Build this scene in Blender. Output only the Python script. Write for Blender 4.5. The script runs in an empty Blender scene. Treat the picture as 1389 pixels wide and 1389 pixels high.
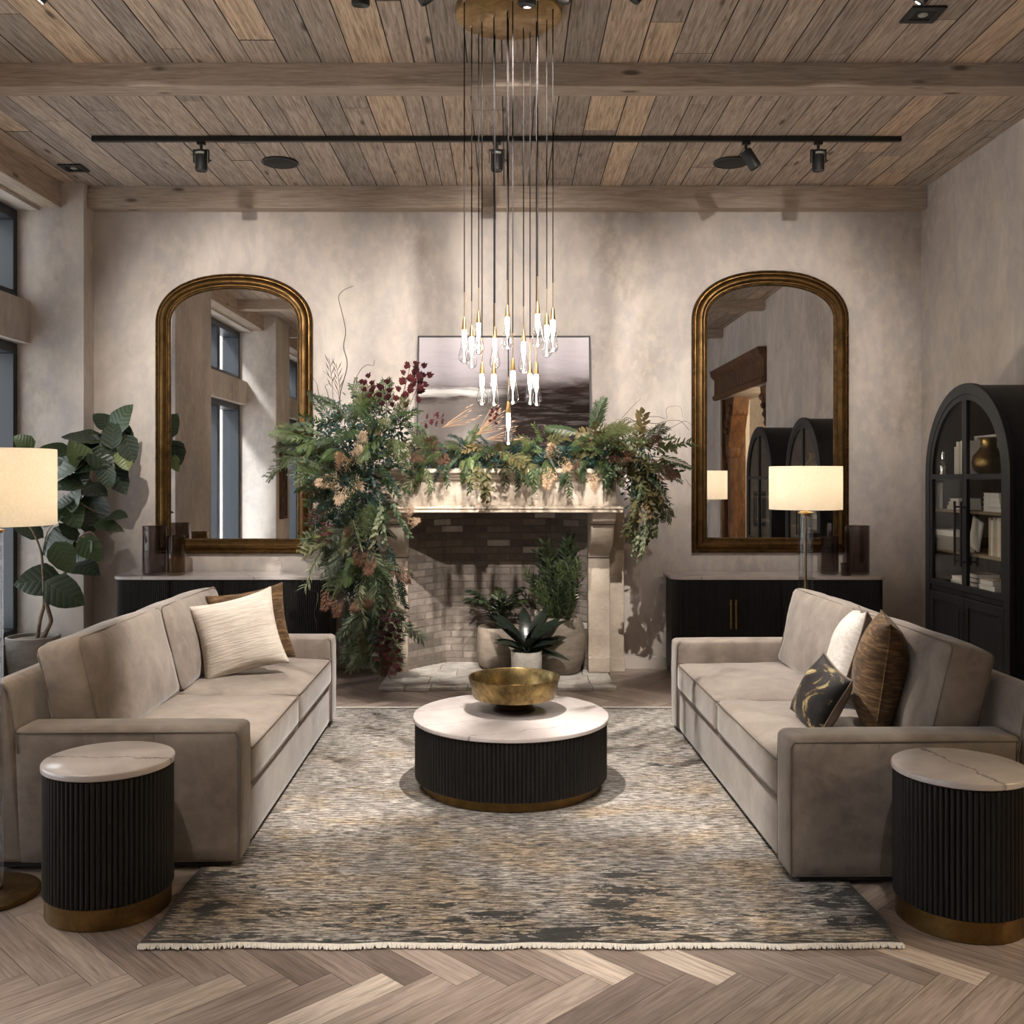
import bpy, bmesh, math, random
from mathutils import Vector, Matrix, noise as mnoise

PI = math.pi
R = math.radians
rnd = random.Random(7)
scene = bpy.context.scene
COL = scene.collection

# ------------------------------------------------------------------ camera
F, VX, VY, EYE = 1345.0, 690.0, 650.0, 1.65


def at(px, py, d):
    """world point seen at photo pixel (px, py) at distance d from the lens plane"""
    return Vector(((px - VX) * d / F, d, EYE - (py - VY) * d / F))


cam = bpy.data.cameras.new('camera')
cam.sensor_width = 36.0
cam.lens = F / 1389.0 * 36.0
cam.shift_x = (694.5 - VX) / 1389.0
cam.shift_y = (VY - 694.5) / 1389.0
cam.clip_start = 0.05
camo = bpy.data.objects.new('camera', cam)
camo.location = (0, 0, EYE)
camo.rotation_euler = (R(90), 0, 0)
COL.objects.link(camo)
scene.camera = camo


# ------------------------------------------------------------------ materials
class Mat:
    def __init__(s, name):
        s.m = bpy.data.materials.new(name)
        s.m.use_nodes = True
        s.t = s.m.node_tree
        s.n = s.t.nodes
        s.b = s.n['Principled BSDF']
        s.out = s.n['Material Output']
        s._c = {}

    def new(s, typ, **kw):
        x = s.n.new(typ)
        for k, v in kw.items():
            setattr(x, k, v)
        return x

    def L(s, a, b):
        s.t.links.new(a, b)
        return s

    def setin(s, node, key, val):
        if hasattr(val, 'links') or isinstance(val, bpy.types.NodeSocket):
            s.t.links.new(val, node.inputs[key])
        else:
            node.inputs[key].default_value = val

    def coord(s, which='Object'):
        if 'tc' not in s._c:
            s._c['tc'] = s.new('ShaderNodeTexCoord')
        return s._c['tc'].outputs[which]

    def map(s, vec, scale=(1, 1, 1), loc=(0, 0, 0), rot=(0, 0, 0)):
        x = s.new('ShaderNodeMapping')
        s.L(vec, x.inputs['Vector'])
        x.inputs['Scale'].default_value = scale
        x.inputs['Location'].default_value = loc
        x.inputs['Rotation'].default_value = rot
        return x.outputs[0]

    def noise(s, vec, scale=5, detail=4, rough=.55, dist=0.0, col=False):
        x = s.new('ShaderNodeTexNoise')
        s.L(vec, x.inputs['Vector'])
        x.inputs['Scale'].default_value = scale
        x.inputs['Detail'].default_value = detail
        x.inputs['Roughness'].default_value = rough
        x.inputs['Distortion'].default_value = dist
        return x.outputs['Color' if col else 'Fac']

    def voro(s, vec, scale=5, feature='F1', out='Distance'):
        x = s.new('ShaderNodeTexVoronoi', feature=feature)
        s.L(vec, x.inputs['Vector'])
        x.inputs['Scale'].default_value = scale
        return x.outputs[out]

    def wave(s, vec, scale=5, dist=2, detail=2, typ='BANDS', direction='X'):
        x = s.new('ShaderNodeTexWave', wave_type=typ, bands_direction=direction)
        s.L(vec, x.inputs['Vector'])
        x.inputs['Scale'].default_value = scale
        x.inputs['Distortion'].default_value = dist
        x.inputs['Detail'].default_value = detail
        return x.outputs['Fac']

    def ramp(s, fac, stops, interp='LINEAR'):
        x = s.new('ShaderNodeValToRGB')
        s.L(fac, x.inputs[0])
        cr = x.color_ramp
        cr.interpolation = interp
        while len(cr.elements) < len(stops):
            cr.elements.new(0.5)
        for e, (p, c) in zip(cr.elements, stops):
            e.position = p
            e.color = (c[0], c[1], c[2], 1) if hasattr(c, '__len__') else (c, c, c, 1)
        return x.outputs[0]

    def mix(s, fac, a, b, mode='MIX'):
        x = s.new('ShaderNodeMix', data_type='RGBA', blend_type=mode)
        for k, v in ((0, fac), (6, a), (7, b)):
            if isinstance(v, bpy.types.NodeSocket):
                s.L(v, x.inputs[k])
            else:
                x.inputs[k].default_value = v if k == 0 else (v[0], v[1], v[2], 1)
        return x.outputs[2]

    def math(s, op, a, b=0.0, c=0.0):
        x = s.new('ShaderNodeMath', operation=op)
        for k, v in enumerate((a, b, c)):
            if isinstance(v, bpy.types.NodeSocket):
                s.L(v, x.inputs[k])
            else:
                x.inputs[k].default_value = v
        return x.outputs[0]

    def sep(s, vec):
        x = s.new('ShaderNodeSeparateXYZ')
        s.L(vec, x.inputs[0])
        return x.outputs

    def attr(s, name, out='Fac'):
        x = s.new('ShaderNodeAttribute', attribute_name=name)
        return x.outputs[out]

    def rand(s):
        return s.new('ShaderNodeObjectInfo').outputs['Random']

    def bump(s, h, strength=.3, dist=.01):
        x = s.new('ShaderNodeBump')
        s.L(h, x.inputs['Height'])
        x.inputs['Strength'].default_value = strength
        x.inputs['Distance'].default_value = dist
        s.L(x.outputs[0], s.b.inputs['Normal'])
        return s

    def set(s, **kw):
        names = dict(color='Base Color', rough='Roughness', metal='Metallic', spec='Specular IOR Level', sheen='Sheen Weight', trans='Transmission Weight',
                     ior='IOR', emit='Emission Color', estr='Emission Strength', coat='Coat Weight', alpha='Alpha', sss='Subsurface Weight', sheenr='Sheen Roughness')
        for k, v in kw.items():
            i = s.b.inputs[names[k]]
            if isinstance(v, bpy.types.NodeSocket):
                s.L(v, i)
            elif hasattr(v, '__len__'):
                i.default_value = (v[0], v[1], v[2], 1)
            else:
                i.default_value = v
        return s


def srgb(r, g, b):
    f = lambda c: (c / 255 / 12.92) if c / 255 <= .04045 else ((c / 255 + .055) / 1.055) ** 2.4
    return (f(r), f(g), f(b))


def simple(name, col, rough=.5, metal=0.0, **kw):
    m = Mat(name)
    m.set(color=col, rough=rough, metal=metal, **kw)
    return m.m


M = {}

# plaster walls
m = Mat('limewash_plaster')
v = m.coord()
n1 = m.noise(m.map(v, (1, 1, .6)), .9, 6, .62, .6)
n2 = m.noise(m.map(v, (1, 1, .5), (3, 1, 5)), 3.2, 5, .6, .8)
n3 = m.noise(m.map(v, (5, 5, 3.4)), 2.6, 4, .6)
c = m.ramp(n1, [(.34, srgb(158, 147, 138)), (.5, srgb(186, 176, 167)), (.66, srgb(206, 196, 187))])
c = m.mix(m.ramp(n2, [(.42, 0), (.60, .6)]), c, srgb(166, 159, 157))
c = m.mix(m.ramp(n3, [(.45, 0), (.70, .45)]), c, srgb(204, 192, 178))
m.set(color=c, rough=.85, spec=.25)
m.bump(m.mix(.5, n2, n3), .25, .01)
M['plaster'] = m.m


def plank_mat(name, stops, rough=.55, spec=.4, grain=.5, bump=.25, knot=True, scale=1.0):
    m = Mat(name)
    uv = m.coord('UV')
    tone = m.attr('tone')
    base = m.ramp(tone, stops)
    g1 = m.noise(m.map(uv, (1.6 * scale, 26 * scale, 1)), 2.2, 6, .65, .8)
    g2 = m.noise(m.map(uv, (3 * scale, 90 * scale, 1)), 2.0, 3, .6)
    g3 = m.noise(m.map(uv, (.9 * scale, 5 * scale, 1), (5, 3, 0)), 1.7, 4, .6, 1.2)
    c = m.mix(m.ramp(g1, [(.32, .85 * grain), (.6, 0)]), base, m.mix(1.0, base, (.35, .32, .3), 'MULTIPLY'))
    c = m.mix(m.ramp(g2, [(.35, .45 * grain), (.6, 0)]), c, m.mix(1.0, c, (.55, .52, .5), 'MULTIPLY'))
    c = m.mix(m.ramp(g3, [(.5, 0), (.78, .55)]), c, m.mix(1.0, c, (1.25, 1.2, 1.14), 'MULTIPLY'))
    if knot:
        kn = m.voro(m.map(uv, (1.5, 5, 1)), 1.0)
        c = m.mix(m.ramp(kn, [(.05, .75), (.11, 0)]), c, (.05, .035, .025))
    m.set(color=c, rough=rough, spec=spec)
    m.bump(m.mix(.5, g1, g2), bump, .004)
    return m.m


M['floor'] = plank_mat('oak_herringbone', [(0, srgb(116, 102, 95)), (.35, srgb(148, 132, 122)), (.65, srgb(168, 152, 141)), (.9, srgb(188, 172, 159)), (1, srgb(218, 203, 188))], .42, .45, .85, .12, False)
M['ceiling'] = plank_mat('reclaimed_ceiling_boards', [(0, srgb(168, 156, 147)), (.35, srgb(186, 172, 160)), (.65, srgb(196, 179, 164)), (.9, srgb(208, 187, 167)), (1, srgb(214, 190, 165))], .75, .25, 1.0, .35)
M['beam'] = plank_mat('timber_beam', [(0, srgb(174, 158, 144)), (1, srgb(186, 169, 153))], .75, .25, .7, .3)
M['cord'] = simple('matt_black_cord', (.008, .007, .007), .95, 0.0, spec=.05)
M['gap'] = simple('dark_gap', (.012, .01, .009), .9)
M['baseboard'] = simple('painted_baseboard', srgb(186, 176, 166), .6)
M['steel'] = simple('black_window_steel', srgb(38, 42, 48), .4)



def tinted_glass(name, col, f0=.04, rough=.03, rim=None):
    m = Mat(name)
    tr = m.new('ShaderNodeBsdfTransparent')
    tr.inputs[0].default_value = (*col, 1)
    gl = m.new('ShaderNodeBsdfGlossy')
    gl.inputs['Roughness'].default_value = rough
    lw = m.new('ShaderNodeLayerWeight')
    lw.inputs['Blend'].default_value = .5
    if rim:
        m.L(m.mix(m.math('POWER', lw.outputs['Facing'], 2.5), col, rim), tr.inputs[0])
    fc = m.math('MULTIPLY_ADD', m.math('POWER', lw.outputs['Facing'], 5.0), 1 - f0, f0)
    mx = m.new('ShaderNodeMixShader')
    m.L(fc, mx.inputs[0]); m.L(tr.outputs[0], mx.inputs[1]); m.L(gl.outputs[0], mx.inputs[2])
    m.L(mx.outputs[0], m.out.inputs['Surface'])
    return m.m


M['pane'] = tinted_glass('window_glass', (.97, .98, .98), .03, .02)
M['smoke'] = tinted_glass('smoked_glass', (.63, .58, .57), .05, .05)
M['amber'] = tinted_glass('amber_smoked_glass', (.66, .56, .45), .05, .05)
M['acrylic'] = tinted_glass('clear_acrylic', (.93, .93, .94), .05, .02)
M['drop'] = tinted_glass('clear_drop_glass', (.96, .96, .96), .08, .02, (.30, .29, .28))

# sofa suede leather
m = Mat('taupe_suede')
v = m.coord()
n1 = m.noise(v, 3.5, 6, .62, 1.0)
n2 = m.noise(v, 14, 4, .6, .4)
n3 = m.noise(v, 180, 2, .5)
c = m.ramp(n1, [(.32, srgb(104, 94, 86)), (.5, srgb(119, 108, 99)), (.68, srgb(134, 123, 113))])
c = m.mix(m.ramp(n2, [(.42, 0), (.64, .3)]), c, srgb(146, 134, 124))
m.set(color=c, rough=.8, spec=.2, sheen=.35, sheenr=.4)
m.bump(m.mix(.4, n2, n3), .18, .006)
M['suede'] = m.m
M['piping'] = simple('suede_piping', srgb(98, 88, 79), .8)
M['foot'] = simple('black_plinth', (.012, .011, .01), .6)

# black fluted wood
m = Mat('ebonised_oak')
v = m.coord()
g = m.noise(m.map(v, (60, 60, 3)), 1.5, 4, .6)
c = m.ramp(g, [(.3, srgb(15, 13, 12)), (.7, srgb(34, 31, 29))])
m.set(color=c, rough=.5, spec=.3)
m.bump(g, .12, .002)
M['ebony'] = m.m
m = Mat('black_cabinet_oak')
v = m.coord()
g = m.noise(m.map(v, (40, 40, 2.5)), 1.5, 4, .6)
c = m.ramp(g, [(.3, srgb(15, 15, 16)), (.7, srgb(31, 31, 33))])
m.set(color=c, rough=.55, spec=.35)
m.bump(g, .15, .002)
M['cabinet'] = m.m


def marble(name, vscale, seed, rot, off=.0, wid=.022):
    m = Mat(name)
    v = m.coord()
    big = m.noise(m.map(v, (1, 1, 1), (seed, seed, 0)), 2.2, 5, .6, .5)
    base = m.ramp(big, [(.3, srgb(174, 164, 160)), (.55, srgb(196, 187, 183)), (.75, srgb(208, 200, 196))])
    warp = m.noise(m.map(v, (1, 1, 1), (seed * 2, 1, 0)), 5.0, 6, .7)
    co = m.sep(m.map(v, (1, 1, 1), (0, 0, 0), (0, 0, rot)))
    line = m.math('ADD', co[1], m.math('MULTIPLY', m.math('SUBTRACT', warp, .5), .16))
    per = m.math('PINGPONG', m.math('ADD', line, off), vscale)
    wmod = m.noise(m.map(v, (1, 1, 1), (7, seed, 0)), 9.0, 3, .6)
    vein = m.math('DIVIDE', per, m.math('ADD', m.math('MULTIPLY', wmod, wid), .0005))
    vm = m.ramp(vein, [(.0, .8), (.22, .45), (.6, 0)])
    c = m.mix(vm, base, srgb(104, 94, 92))
    m.set(color=c, rough=.16, spec=.5)
    return m.m


M['marble_table'] = marble('white_veined_marble', .15, 1.3, R(-24), .06, .016)
M['marble_side'] = marble('white_marble_one_dark_vein', .6, 4.1, 0, .0, .03)
M['marble_board'] = marble('pale_marble', .4, 9.7, R(60))


def aged_metal(name, a, b, rough=.35, scale=9):
    m = Mat(name)
    v = m.coord()
    n = m.noise(v, scale, 6, .65, .5)
    n2 = m.noise(v, scale * 8, 3, .6)
    c = m.ramp(n, [(.3, a), (.7, b)])
    c = m.mix(m.ramp(n2, [(.55, 0), (.72, .5)]), c, a)
    m.set(color=c, metal=1.0, rough=m.ramp(n, [(.3, rough + .12), (.7, rough - .05)]))
    m.bump(n2, .12, .003)
    return m.m


M['brass'] = aged_metal('brushed_brass', srgb(134, 108, 68), srgb(178, 148, 100), .32)
M['brass_base'] = aged_metal('antique_brass', srgb(96, 76, 46), srgb(140, 112, 70), .36)
M['gold'] = aged_metal('antique_gold_leaf', srgb(70, 52, 29), srgb(124, 94, 56), .40, 6)
M['gold_dark'] = aged_metal('dark_gilt', srgb(56, 42, 26), srgb(112, 84, 50), .45, 14)
M['bowl'] = aged_metal('hammered_brass', srgb(84, 70, 46), srgb(166, 144, 98), .34, 16)
M['bowl_foot'] = simple('dark_bronze', srgb(46, 36, 28), .35, .8)
m = Mat('mirror_glass')
m.set(color=(.9, .9, .9), metal=1.0, rough=.01)
M['mirror'] = m.m
M['black'] = simple('matt_black_metal', srgb(22, 22, 23), .5, .0)
M['grille'] = simple('black_speaker_grille', srgb(30, 30, 28), .8)
M['stripe'] = simple('grey_label_strip', srgb(150, 148, 140), .5)
M['lens'] = simple('spotlight_lens', srgb(210, 205, 190), .2, emit=(1, .85, .65), estr=6.0)

# stone, brick, concrete
m = Mat('limestone')
v = m.coord()
n1 = m.noise(v, 4, 6, .65, .3)
n2 = m.noise(m.map(v, (1, 1, 3)), 26, 4, .6)
c = m.ramp(n1, [(.3, srgb(160, 146, 130)), (.55, srgb(186, 172, 156)), (.75, srgb(202, 190, 175))])
c = m.mix(m.ramp(n2, [(.55, 0), (.75, .4)]), c, srgb(140, 126, 110))
m.set(color=c, rough=.8, spec=.25)
m.bump(n2, .3, .006)
M['stone'] = m.m

m = Mat('aged_brick')
uv = m.coord('UV')
bt = m.new('ShaderNodeTexBrick')
m.L(m.map(uv, (1, 1, 1)), bt.inputs['Vector'])
bt.inputs['Scale'].default_value = 1.0
bt.inputs['Brick Width'].default_value = .21
bt.inputs['Row Height'].default_value = .062
bt.inputs['Mortar Size'].default_value = .006
bt.inputs['Mortar Smooth'].default_value = .4
bt.inputs['Color1'].default_value = (0, 0, 0, 1)
bt.inputs['Color2'].default_value = (1, 1, 1, 1)
bt.inputs['Mortar'].default_value = (.5, .5, .5, 1)
tone = bt.outputs['Color']
n1 = m.noise(uv, 14, 5, .65)
c = m.ramp(tone, [(0, srgb(116, 107, 100)), (.5, srgb(138, 128, 119)), (.88, srgb(150, 140, 131)), (.93, srgb(164, 152, 140)), (.95, srgb(218, 210, 200))])
c = m.mix(m.ramp(n1, [(.35, .6), (.65, 0)]), c, m.mix(1.0, c, (.55, .52, .5), 'MULTIPLY'))
c = m.mix(bt.outputs['Fac'], c, srgb(120, 110, 101))
m.set(color=c, rough=.9, spec=.2)
m.bump(m.math('SUBTRACT', m.math('MULTIPLY', n1, .5), bt.outputs['Fac']), .8, .012)
M['brick'] = m.m

m = Mat('whitewashed_hearth_stone')
v = m.coord()
n1 = m.noise(v, 7, 6, .7, .4)
n2 = m.noise(v, 40, 4, .6)
c = m.ramp(n1, [(.3, srgb(150, 142, 134)), (.6, srgb(196, 190, 182)), (.8, srgb(214, 208, 200))])
c = m.mix(m.ramp(n2, [(.6, 0), (.72, .6)]), c, srgb(110, 102, 94))
m.set(color=c, rough=.85, spec=.2)
m.bump(m.mix(.5, n1, n2), .6, .012)
M['hearth'] = m.m


def concrete(name, a, b, sp=26):
    m = Mat(name)
    v = m.coord()
    n1 = m.noise(m.map(v, (1, 1, 3)), 6, 5, .65)
    n2 = m.noise(v, sp * 2, 3, .6)
    c = m.ramp(n1, [(.3, a), (.7, b)])
    c = m.mix(m.ramp(n2, [(.58, 0), (.7, .5)]), c, (a[0] * .6, a[1] * .6, a[2] * .6))
    m.set(color=c, rough=.85, spec=.2)
    m.bump(n2, .3, .004)
    return m.m


M['pot_grey'] = concrete('grey_concrete', srgb(128, 124, 118), srgb(160, 155, 148))
M['pot_brown'] = concrete('brown_stoneware', srgb(132, 120, 108), srgb(164, 150, 136))
M['pot_white'] = concrete('white_concrete', srgb(176, 170, 160), srgb(212, 206, 196))
M['pot_rough'] = concrete('rough_clay', srgb(108, 100, 90), srgb(146, 134, 120), 40)
M['soil'] = simple('dark_soil', srgb(40, 32, 26), .95)
M['gravel'] = concrete('pale_gravel', srgb(90, 80, 70), srgb(150, 140, 128), 60)


def leafmat(name, stops, rough=.45, tl=.25, spec=.4):
    m = Mat(name)
    r = m.rand()
    v = m.coord()
    n = m.noise(v, 22, 3, .6)
    f = m.math('ADD', m.math('MULTIPLY', r, .7), m.math('MULTIPLY', n, .3))
    c = m.ramp(f, stops)
    m.set(color=c, rough=rough, spec=spec)
    if tl:
        t = m.new('ShaderNodeBsdfTranslucent')
        m.L(c, t.inputs[0])
        mx = m.new('ShaderNodeMixShader')
        mx.inputs[0].default_value = tl
        m.L(m.b.outputs[0], mx.inputs[1]); m.L(t.outputs[0], mx.inputs[2])
        m.L(mx.outputs[0], m.out.inputs['Surface'])
    return m.m


M['fern'] = leafmat('fern_green', [(.1, srgb(36, 50, 30)), (.5, srgb(56, 74, 42)), (.9, srgb(92, 106, 62))])
M['cedar'] = leafmat('cedar_green', [(.1, srgb(40, 50, 30)), (.5, srgb(66, 76, 44)), (.9, srgb(108, 108, 66))])
M['fir'] = leafmat('dark_teal_fir', [(.1, srgb(22, 44, 40)), (.5, srgb(34, 62, 54)), (.9, srgb(54, 80, 62))])
M['silver'] = leafmat('eucalyptus_silver_green', [(.1, srgb(74, 90, 66)), (.5, srgb(110, 122, 92)), (.9, srgb(150, 154, 122))])
M['magnolia'] = leafmat('olive_magnolia', [(.1, srgb(52, 56, 36)), (.4, srgb(86, 82, 50)), (.7, srgb(112, 96, 62)), (.95, srgb(128, 98, 70))])
M['red'] = leafmat('burgundy_leaf', [(.1, srgb(50, 20, 24)), (.5, srgb(74, 30, 34)), (.9, srgb(104, 52, 50))])
M['plume'] = leafmat('dried_peach_plume', [(.1, srgb(158, 128, 102)), (.5, srgb(188, 160, 132)), (.9, srgb(214, 190, 164))], .8, .2, .1)
M['rust'] = leafmat('dried_rust_plume', [(.1, srgb(74, 52, 42)), (.5, srgb(106, 76, 62)), (.9, srgb(142, 108, 90))], .8, .2, .1)
M['twig'] = simple('brown_twig', srgb(72, 58, 46), .8)
M['straw'] = simple('pale_straw_stem', srgb(150, 120, 94), .7)
M['bark'] = concrete('fig_bark', srgb(92, 80, 68), srgb(132, 116, 98))
m = Mat('fiddle_leaf_green')
uv = m.coord('UV')
r = m.rand()
co = m.sep(uv)
mid = m.math('ABSOLUTE', m.math('SUBTRACT', co[0], .5))
vein = m.math('PINGPONG', m.math('ADD', co[1], m.math('MULTIPLY', mid, -.55)), .075)
vm = m.ramp(m.math('MINIMUM', m.math('MULTIPLY', mid, 1.0), m.math('MULTIPLY', vein, .9)), [(.003, .45), (.012, 0)])
c = m.ramp(r, [(.1, srgb(32, 42, 30)), (.6, srgb(42, 55, 36)), (.92, srgb(58, 76, 44)), (1, srgb(120, 130, 76))])
c = m.mix(vm, c, srgb(92, 110, 66))
m.set(color=c, rough=.35, spec=.5)
m.bump(m.ramp(vein, [(0, 0), (.05, 1)]), .22, .008)
M['fig'] = m.m
M['hearth_leaf'] = leafmat('dark_green_shrub', [(.1, srgb(28, 36, 26)), (.5, srgb(42, 52, 36)), (.9, srgb(76, 88, 50))], .45, .15)
M['rubber_leaf'] = leafmat('near_black_glossy_leaf', [(.1, srgb(24, 30, 26)), (.6, srgb(36, 44, 36)), (.95, srgb(58, 64, 52))], .25, .05, .6)

# fabrics


def fabric(name, stops, sx=90, sz=90, bump=.5, rough=.9, big=None):
    m = Mat(name)
    v = m.coord()
    n = m.noise(m.map(v, (sx, sz, 14)), 1.0, 4, .6)
    n2 = m.noise(v, 5, 4, .6, .6)
    c = m.ramp(m.math('ADD', m.math('MULTIPLY', n, .65), m.math('MULTIPLY', n2, .35)), stops)
    m.set(color=c, rough=rough, spec=.12, sheen=.1)
    m.bump(n, bump, .006)
    return m.m


M['cream'] = fabric('cream_crinkled_linen', [(.3, srgb(164, 154, 142)), (.5, srgb(188, 178, 166)), (.7, srgb(206, 197, 186))], 7, 75, 1.0)
M['brown'] = fabric('bronze_brown_chenille', [(.32, srgb(48, 36, 26)), (.5, srgb(84, 64, 44)), (.66, srgb(132, 104, 72))], 12, 85, .9)
M['white_fab'] = fabric('off_white_boucle', [(.3, srgb(166, 158, 149)), (.6, srgb(200, 193, 185))], 60, 60, .5)
m = Mat('black_and_gold_velvet')
v = m.coord()
n = m.noise(v, 5, 5, .65, 1.2)
n2 = m.noise(v, 60, 3, .6)
c = m.ramp(n, [(.4, srgb(20, 17, 16)), (.52, srgb(34, 28, 25)), (.555, srgb(120, 104, 70)), (.62, srgb(172, 156, 116)), (.66, srgb(40, 34, 30))])
c = m.mix(m.ramp(n2, [(.5, 0), (.7, .5)]), c, srgb(26, 22, 20))
m.set(color=c, rough=.6, spec=.2, sheen=.05)
M['velvet'] = m.m
M['taupe_back'] = simple('taupe_pillow_back', srgb(112, 98, 86), .85)

m = Mat('linen_lamp_shade')
v = m.coord()
n = m.noise(m.map(v, (120, 120, 120)), 1, 2, .5)
c = m.ramp(n, [(.3, srgb(238, 232, 222)), (.7, srgb(246, 242, 234))])
df = m.new('ShaderNodeBsdfDiffuse')
tl = m.new('ShaderNodeBsdfTranslucent')
m.L(c, df.inputs[0]); m.L(c, tl.inputs[0])
mx = m.new('ShaderNodeMixShader')
mx.inputs[0].default_value = .42
m.L(df.outputs[0], mx.inputs[1]); m.L(tl.outputs[0], mx.inputs[2])
m.L(mx.outputs[0], m.out.inputs['Surface'])
M['shade'] = m.m
M['bulb'] = simple('lamp_bulb', (1, .9, .75), .4, emit=(1, .78, .5), estr=20)
M['led'] = simple('pendant_led_core', (1, .95, .85), .4, emit=(1, .87, .72), estr=34)

# rug
m = Mat('distressed_wool_rug')
v = m.coord()
co = m.sep(v)
st = m.noise(m.map(v, (5.0, 34, 1)), 2.4, 7, .74, .3)
fine = m.noise(m.map(v, (24, 170, 1)), 2.0, 4, .7)
big = m.noise(m.map(v, (1, 1.3, 1), (2.3, 1.1, 0)), 1.5, 4, .6, .5)
gold = m.noise(m.map(v, (1.3, 2.2, 1), (8.1, 4.2, 0)), 1.9, 5, .65, .4)
base = m.ramp(st, [(.38, srgb(62, 58, 56)), (.46, srgb(118, 111, 105)), (.52, srgb(172, 164, 155)), (.60, srgb(222, 215, 206))])
nearg = m.math('MULTIPLY', m.math('SUBTRACT', -.3, co[1]), .05)
base = m.mix(m.ramp(m.math('ADD', gold, nearg), [(.48, 0), (.66, .8)]), base, m.mix(1.0, base, (1.04, .86, .62), 'MULTIPLY'))
base = m.mix(m.ramp(big, [(.46, 0), (.64, .6)]), base, m.mix(1.0, base, (.56, .57, .58), 'MULTIPLY'))
blot = m.noise(m.map(v, (2.6, 6.0, 1), (4, 9, 0)), 1.7, 8, .7, .6)
ex = m.math('SUBTRACT', 1.345, m.math('ABSOLUTE', co[0]))
ey = m.math('SUBTRACT', 1.81, m.math('ABSOLUTE', co[1]))
edge = m.math('MINIMUM', ex, ey)
eb = m.math('MULTIPLY', m.math('MAXIMUM', m.math('SUBTRACT', .4, edge), 0.0), .12)
near = m.math('MULTIPLY', m.math('MAXIMUM', m.math('SUBTRACT', -.5, co[1]), 0.0), .028)
for (bx, by, br_) in ((.40, -1.52, .42), (1.16, -1.5, .3), (-.55, -1.5, .34), (-1.12, -1.42, .32), (.0, -1.72, .4), (.5, -1.25, .26), (-.2, 1.2, .5), (.9, .5, .4)):
    ds = m.new('ShaderNodeVectorMath', operation='DISTANCE')
    m.L(v, ds.inputs[0])
    ds.inputs[1].default_value = (bx, by, .012)
    blot = m.math('ADD', blot, m.math('MULTIPLY', m.math('MAXIMUM', m.math('SUBTRACT', 1.0, m.math('DIVIDE', ds.outputs['Value'], br_)), 0.0), .085))
dk = m.math('ADD', m.math('ADD', blot, eb), m.math('ADD', near, m.math('MULTIPLY', m.math('SUBTRACT', st, .5), -.30)))
base = m.mix(m.ramp(dk, [(.635, 0), (.655, .92)]), base, srgb(46, 47, 46))
speck = m.noise(m.map(v, (10, 40, 1)), 2.4, 6, .7, .5)
base = m.mix(m.ramp(speck, [(.555, 0), (.60, .85)]), base, srgb(54, 51, 49))
bord = m.math('ADD', edge, m.math('MULTIPLY', m.math('SUBTRACT', st, .5), .22))
base = m.mix(m.ramp(bord, [(.03, .9), (.05, 0)]), base, srgb(50, 50, 48))
base = m.mix(m.ramp(fine, [(.40, .75), (.55, 0)]), base, m.mix(1.0, base, (.36, .35, .34), 'MULTIPLY'))
m.set(color=base, rough=.92, spec=.1, sheen=.15)
m.bump(m.mix(.5, fine, st), .8, .008)
M['rug'] = m.m
M['fringe'] = simple('cream_rug_fringe', srgb(226, 220, 210), .9)

# painting
m = Mat('abstract_landscape_canvas')
uv = m.coord('UV')
co = m.sep(uv)
n = m.noise(m.map(uv, (3, 9, 1)), 1.6, 6, .65, .8)
n2 = m.noise(m.map(uv, (2, 14, 1), (3, 7, 0)), 2.5, 6, .7, .4)
y = m.math('ADD', co[1], m.math('MULTIPLY', m.math('SUBTRACT', n, .5), .16))
y = m.math('ADD', y, m.math('MULTIPLY', m.math('SUBTRACT', .5, co[0]), .10))
c = m.ramp(y, [(0, srgb(20, 15, 13)), (.4, srgb(30, 22, 19)), (.56, srgb(42, 32, 28)), (.60, srgb(92, 84, 84)), (.66, srgb(156, 148, 150)), (.76, srgb(186, 178, 184)), (1, srgb(206, 198, 202))])
left = m.ramp(m.math('ADD', co[0], m.math('MULTIPLY', m.math('SUBTRACT', n2, .5), .3)), [(.32, 1), (.55, 0)])
lowl = m.math('MULTIPLY', left, m.ramp(y, [(.15, 0), (.25, 1), (.52, 1), (.58, 0)]))
c = m.mix(m.math('MULTIPLY', lowl, .75), c, srgb(140, 132, 128))
patch = m.math('MULTIPLY', left, m.ramp(m.math('ADD', co[1], m.math('MULTIPLY', m.math('SUBTRACT', n2, .5), .1)), [(.53, 0), (.56, 1), (.59, 1), (.61, 0)]))
c = m.mix(m.math('MULTIPLY', patch, .9), c, srgb(232, 228, 224))
c = m.mix(m.ramp(n2, [(.5, 0), (.75, .3)]), c, srgb(150, 140, 140))
m.set(color=c, rough=.85, spec=.1)
M['canvas'] = m.m
M['frame_black'] = simple('thin_black_frame', srgb(20, 17, 16), .5)

m = Mat('carved_teak')
v = m.coord()
n = m.noise(m.map(v, (3, 3, 1)), 4, 6, .65, .5)
g = m.noise(m.map(v, (40, 40, 3)), 1.2, 4, .6)
c = m.ramp(n, [(.3, srgb(58, 38, 24)), (.55, srgb(94, 64, 42)), (.75, srgb(130, 94, 62))])
m.set(color=c, rough=.6, spec=.3)
m.bump(g, .5, .01)
M['teak'] = m.m
M['curtain'] = simple('cream_curtain', srgb(236, 222, 184), .9)
M['paper'] = simple('white_paper', srgb(226, 220, 208), .8)
M['paper_tan'] = simple('cream_book_cloth', srgb(196, 178, 148), .8)
M['paper_grey'] = simple('grey_book_cloth', srgb(160, 152, 144), .8)
M['paper_rose'] = simple('dusty_rose_book_cloth', srgb(120, 92, 86), .8)
M['shelf'] = simple('pale_oak_shelf', srgb(138, 118, 88), .6)
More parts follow.
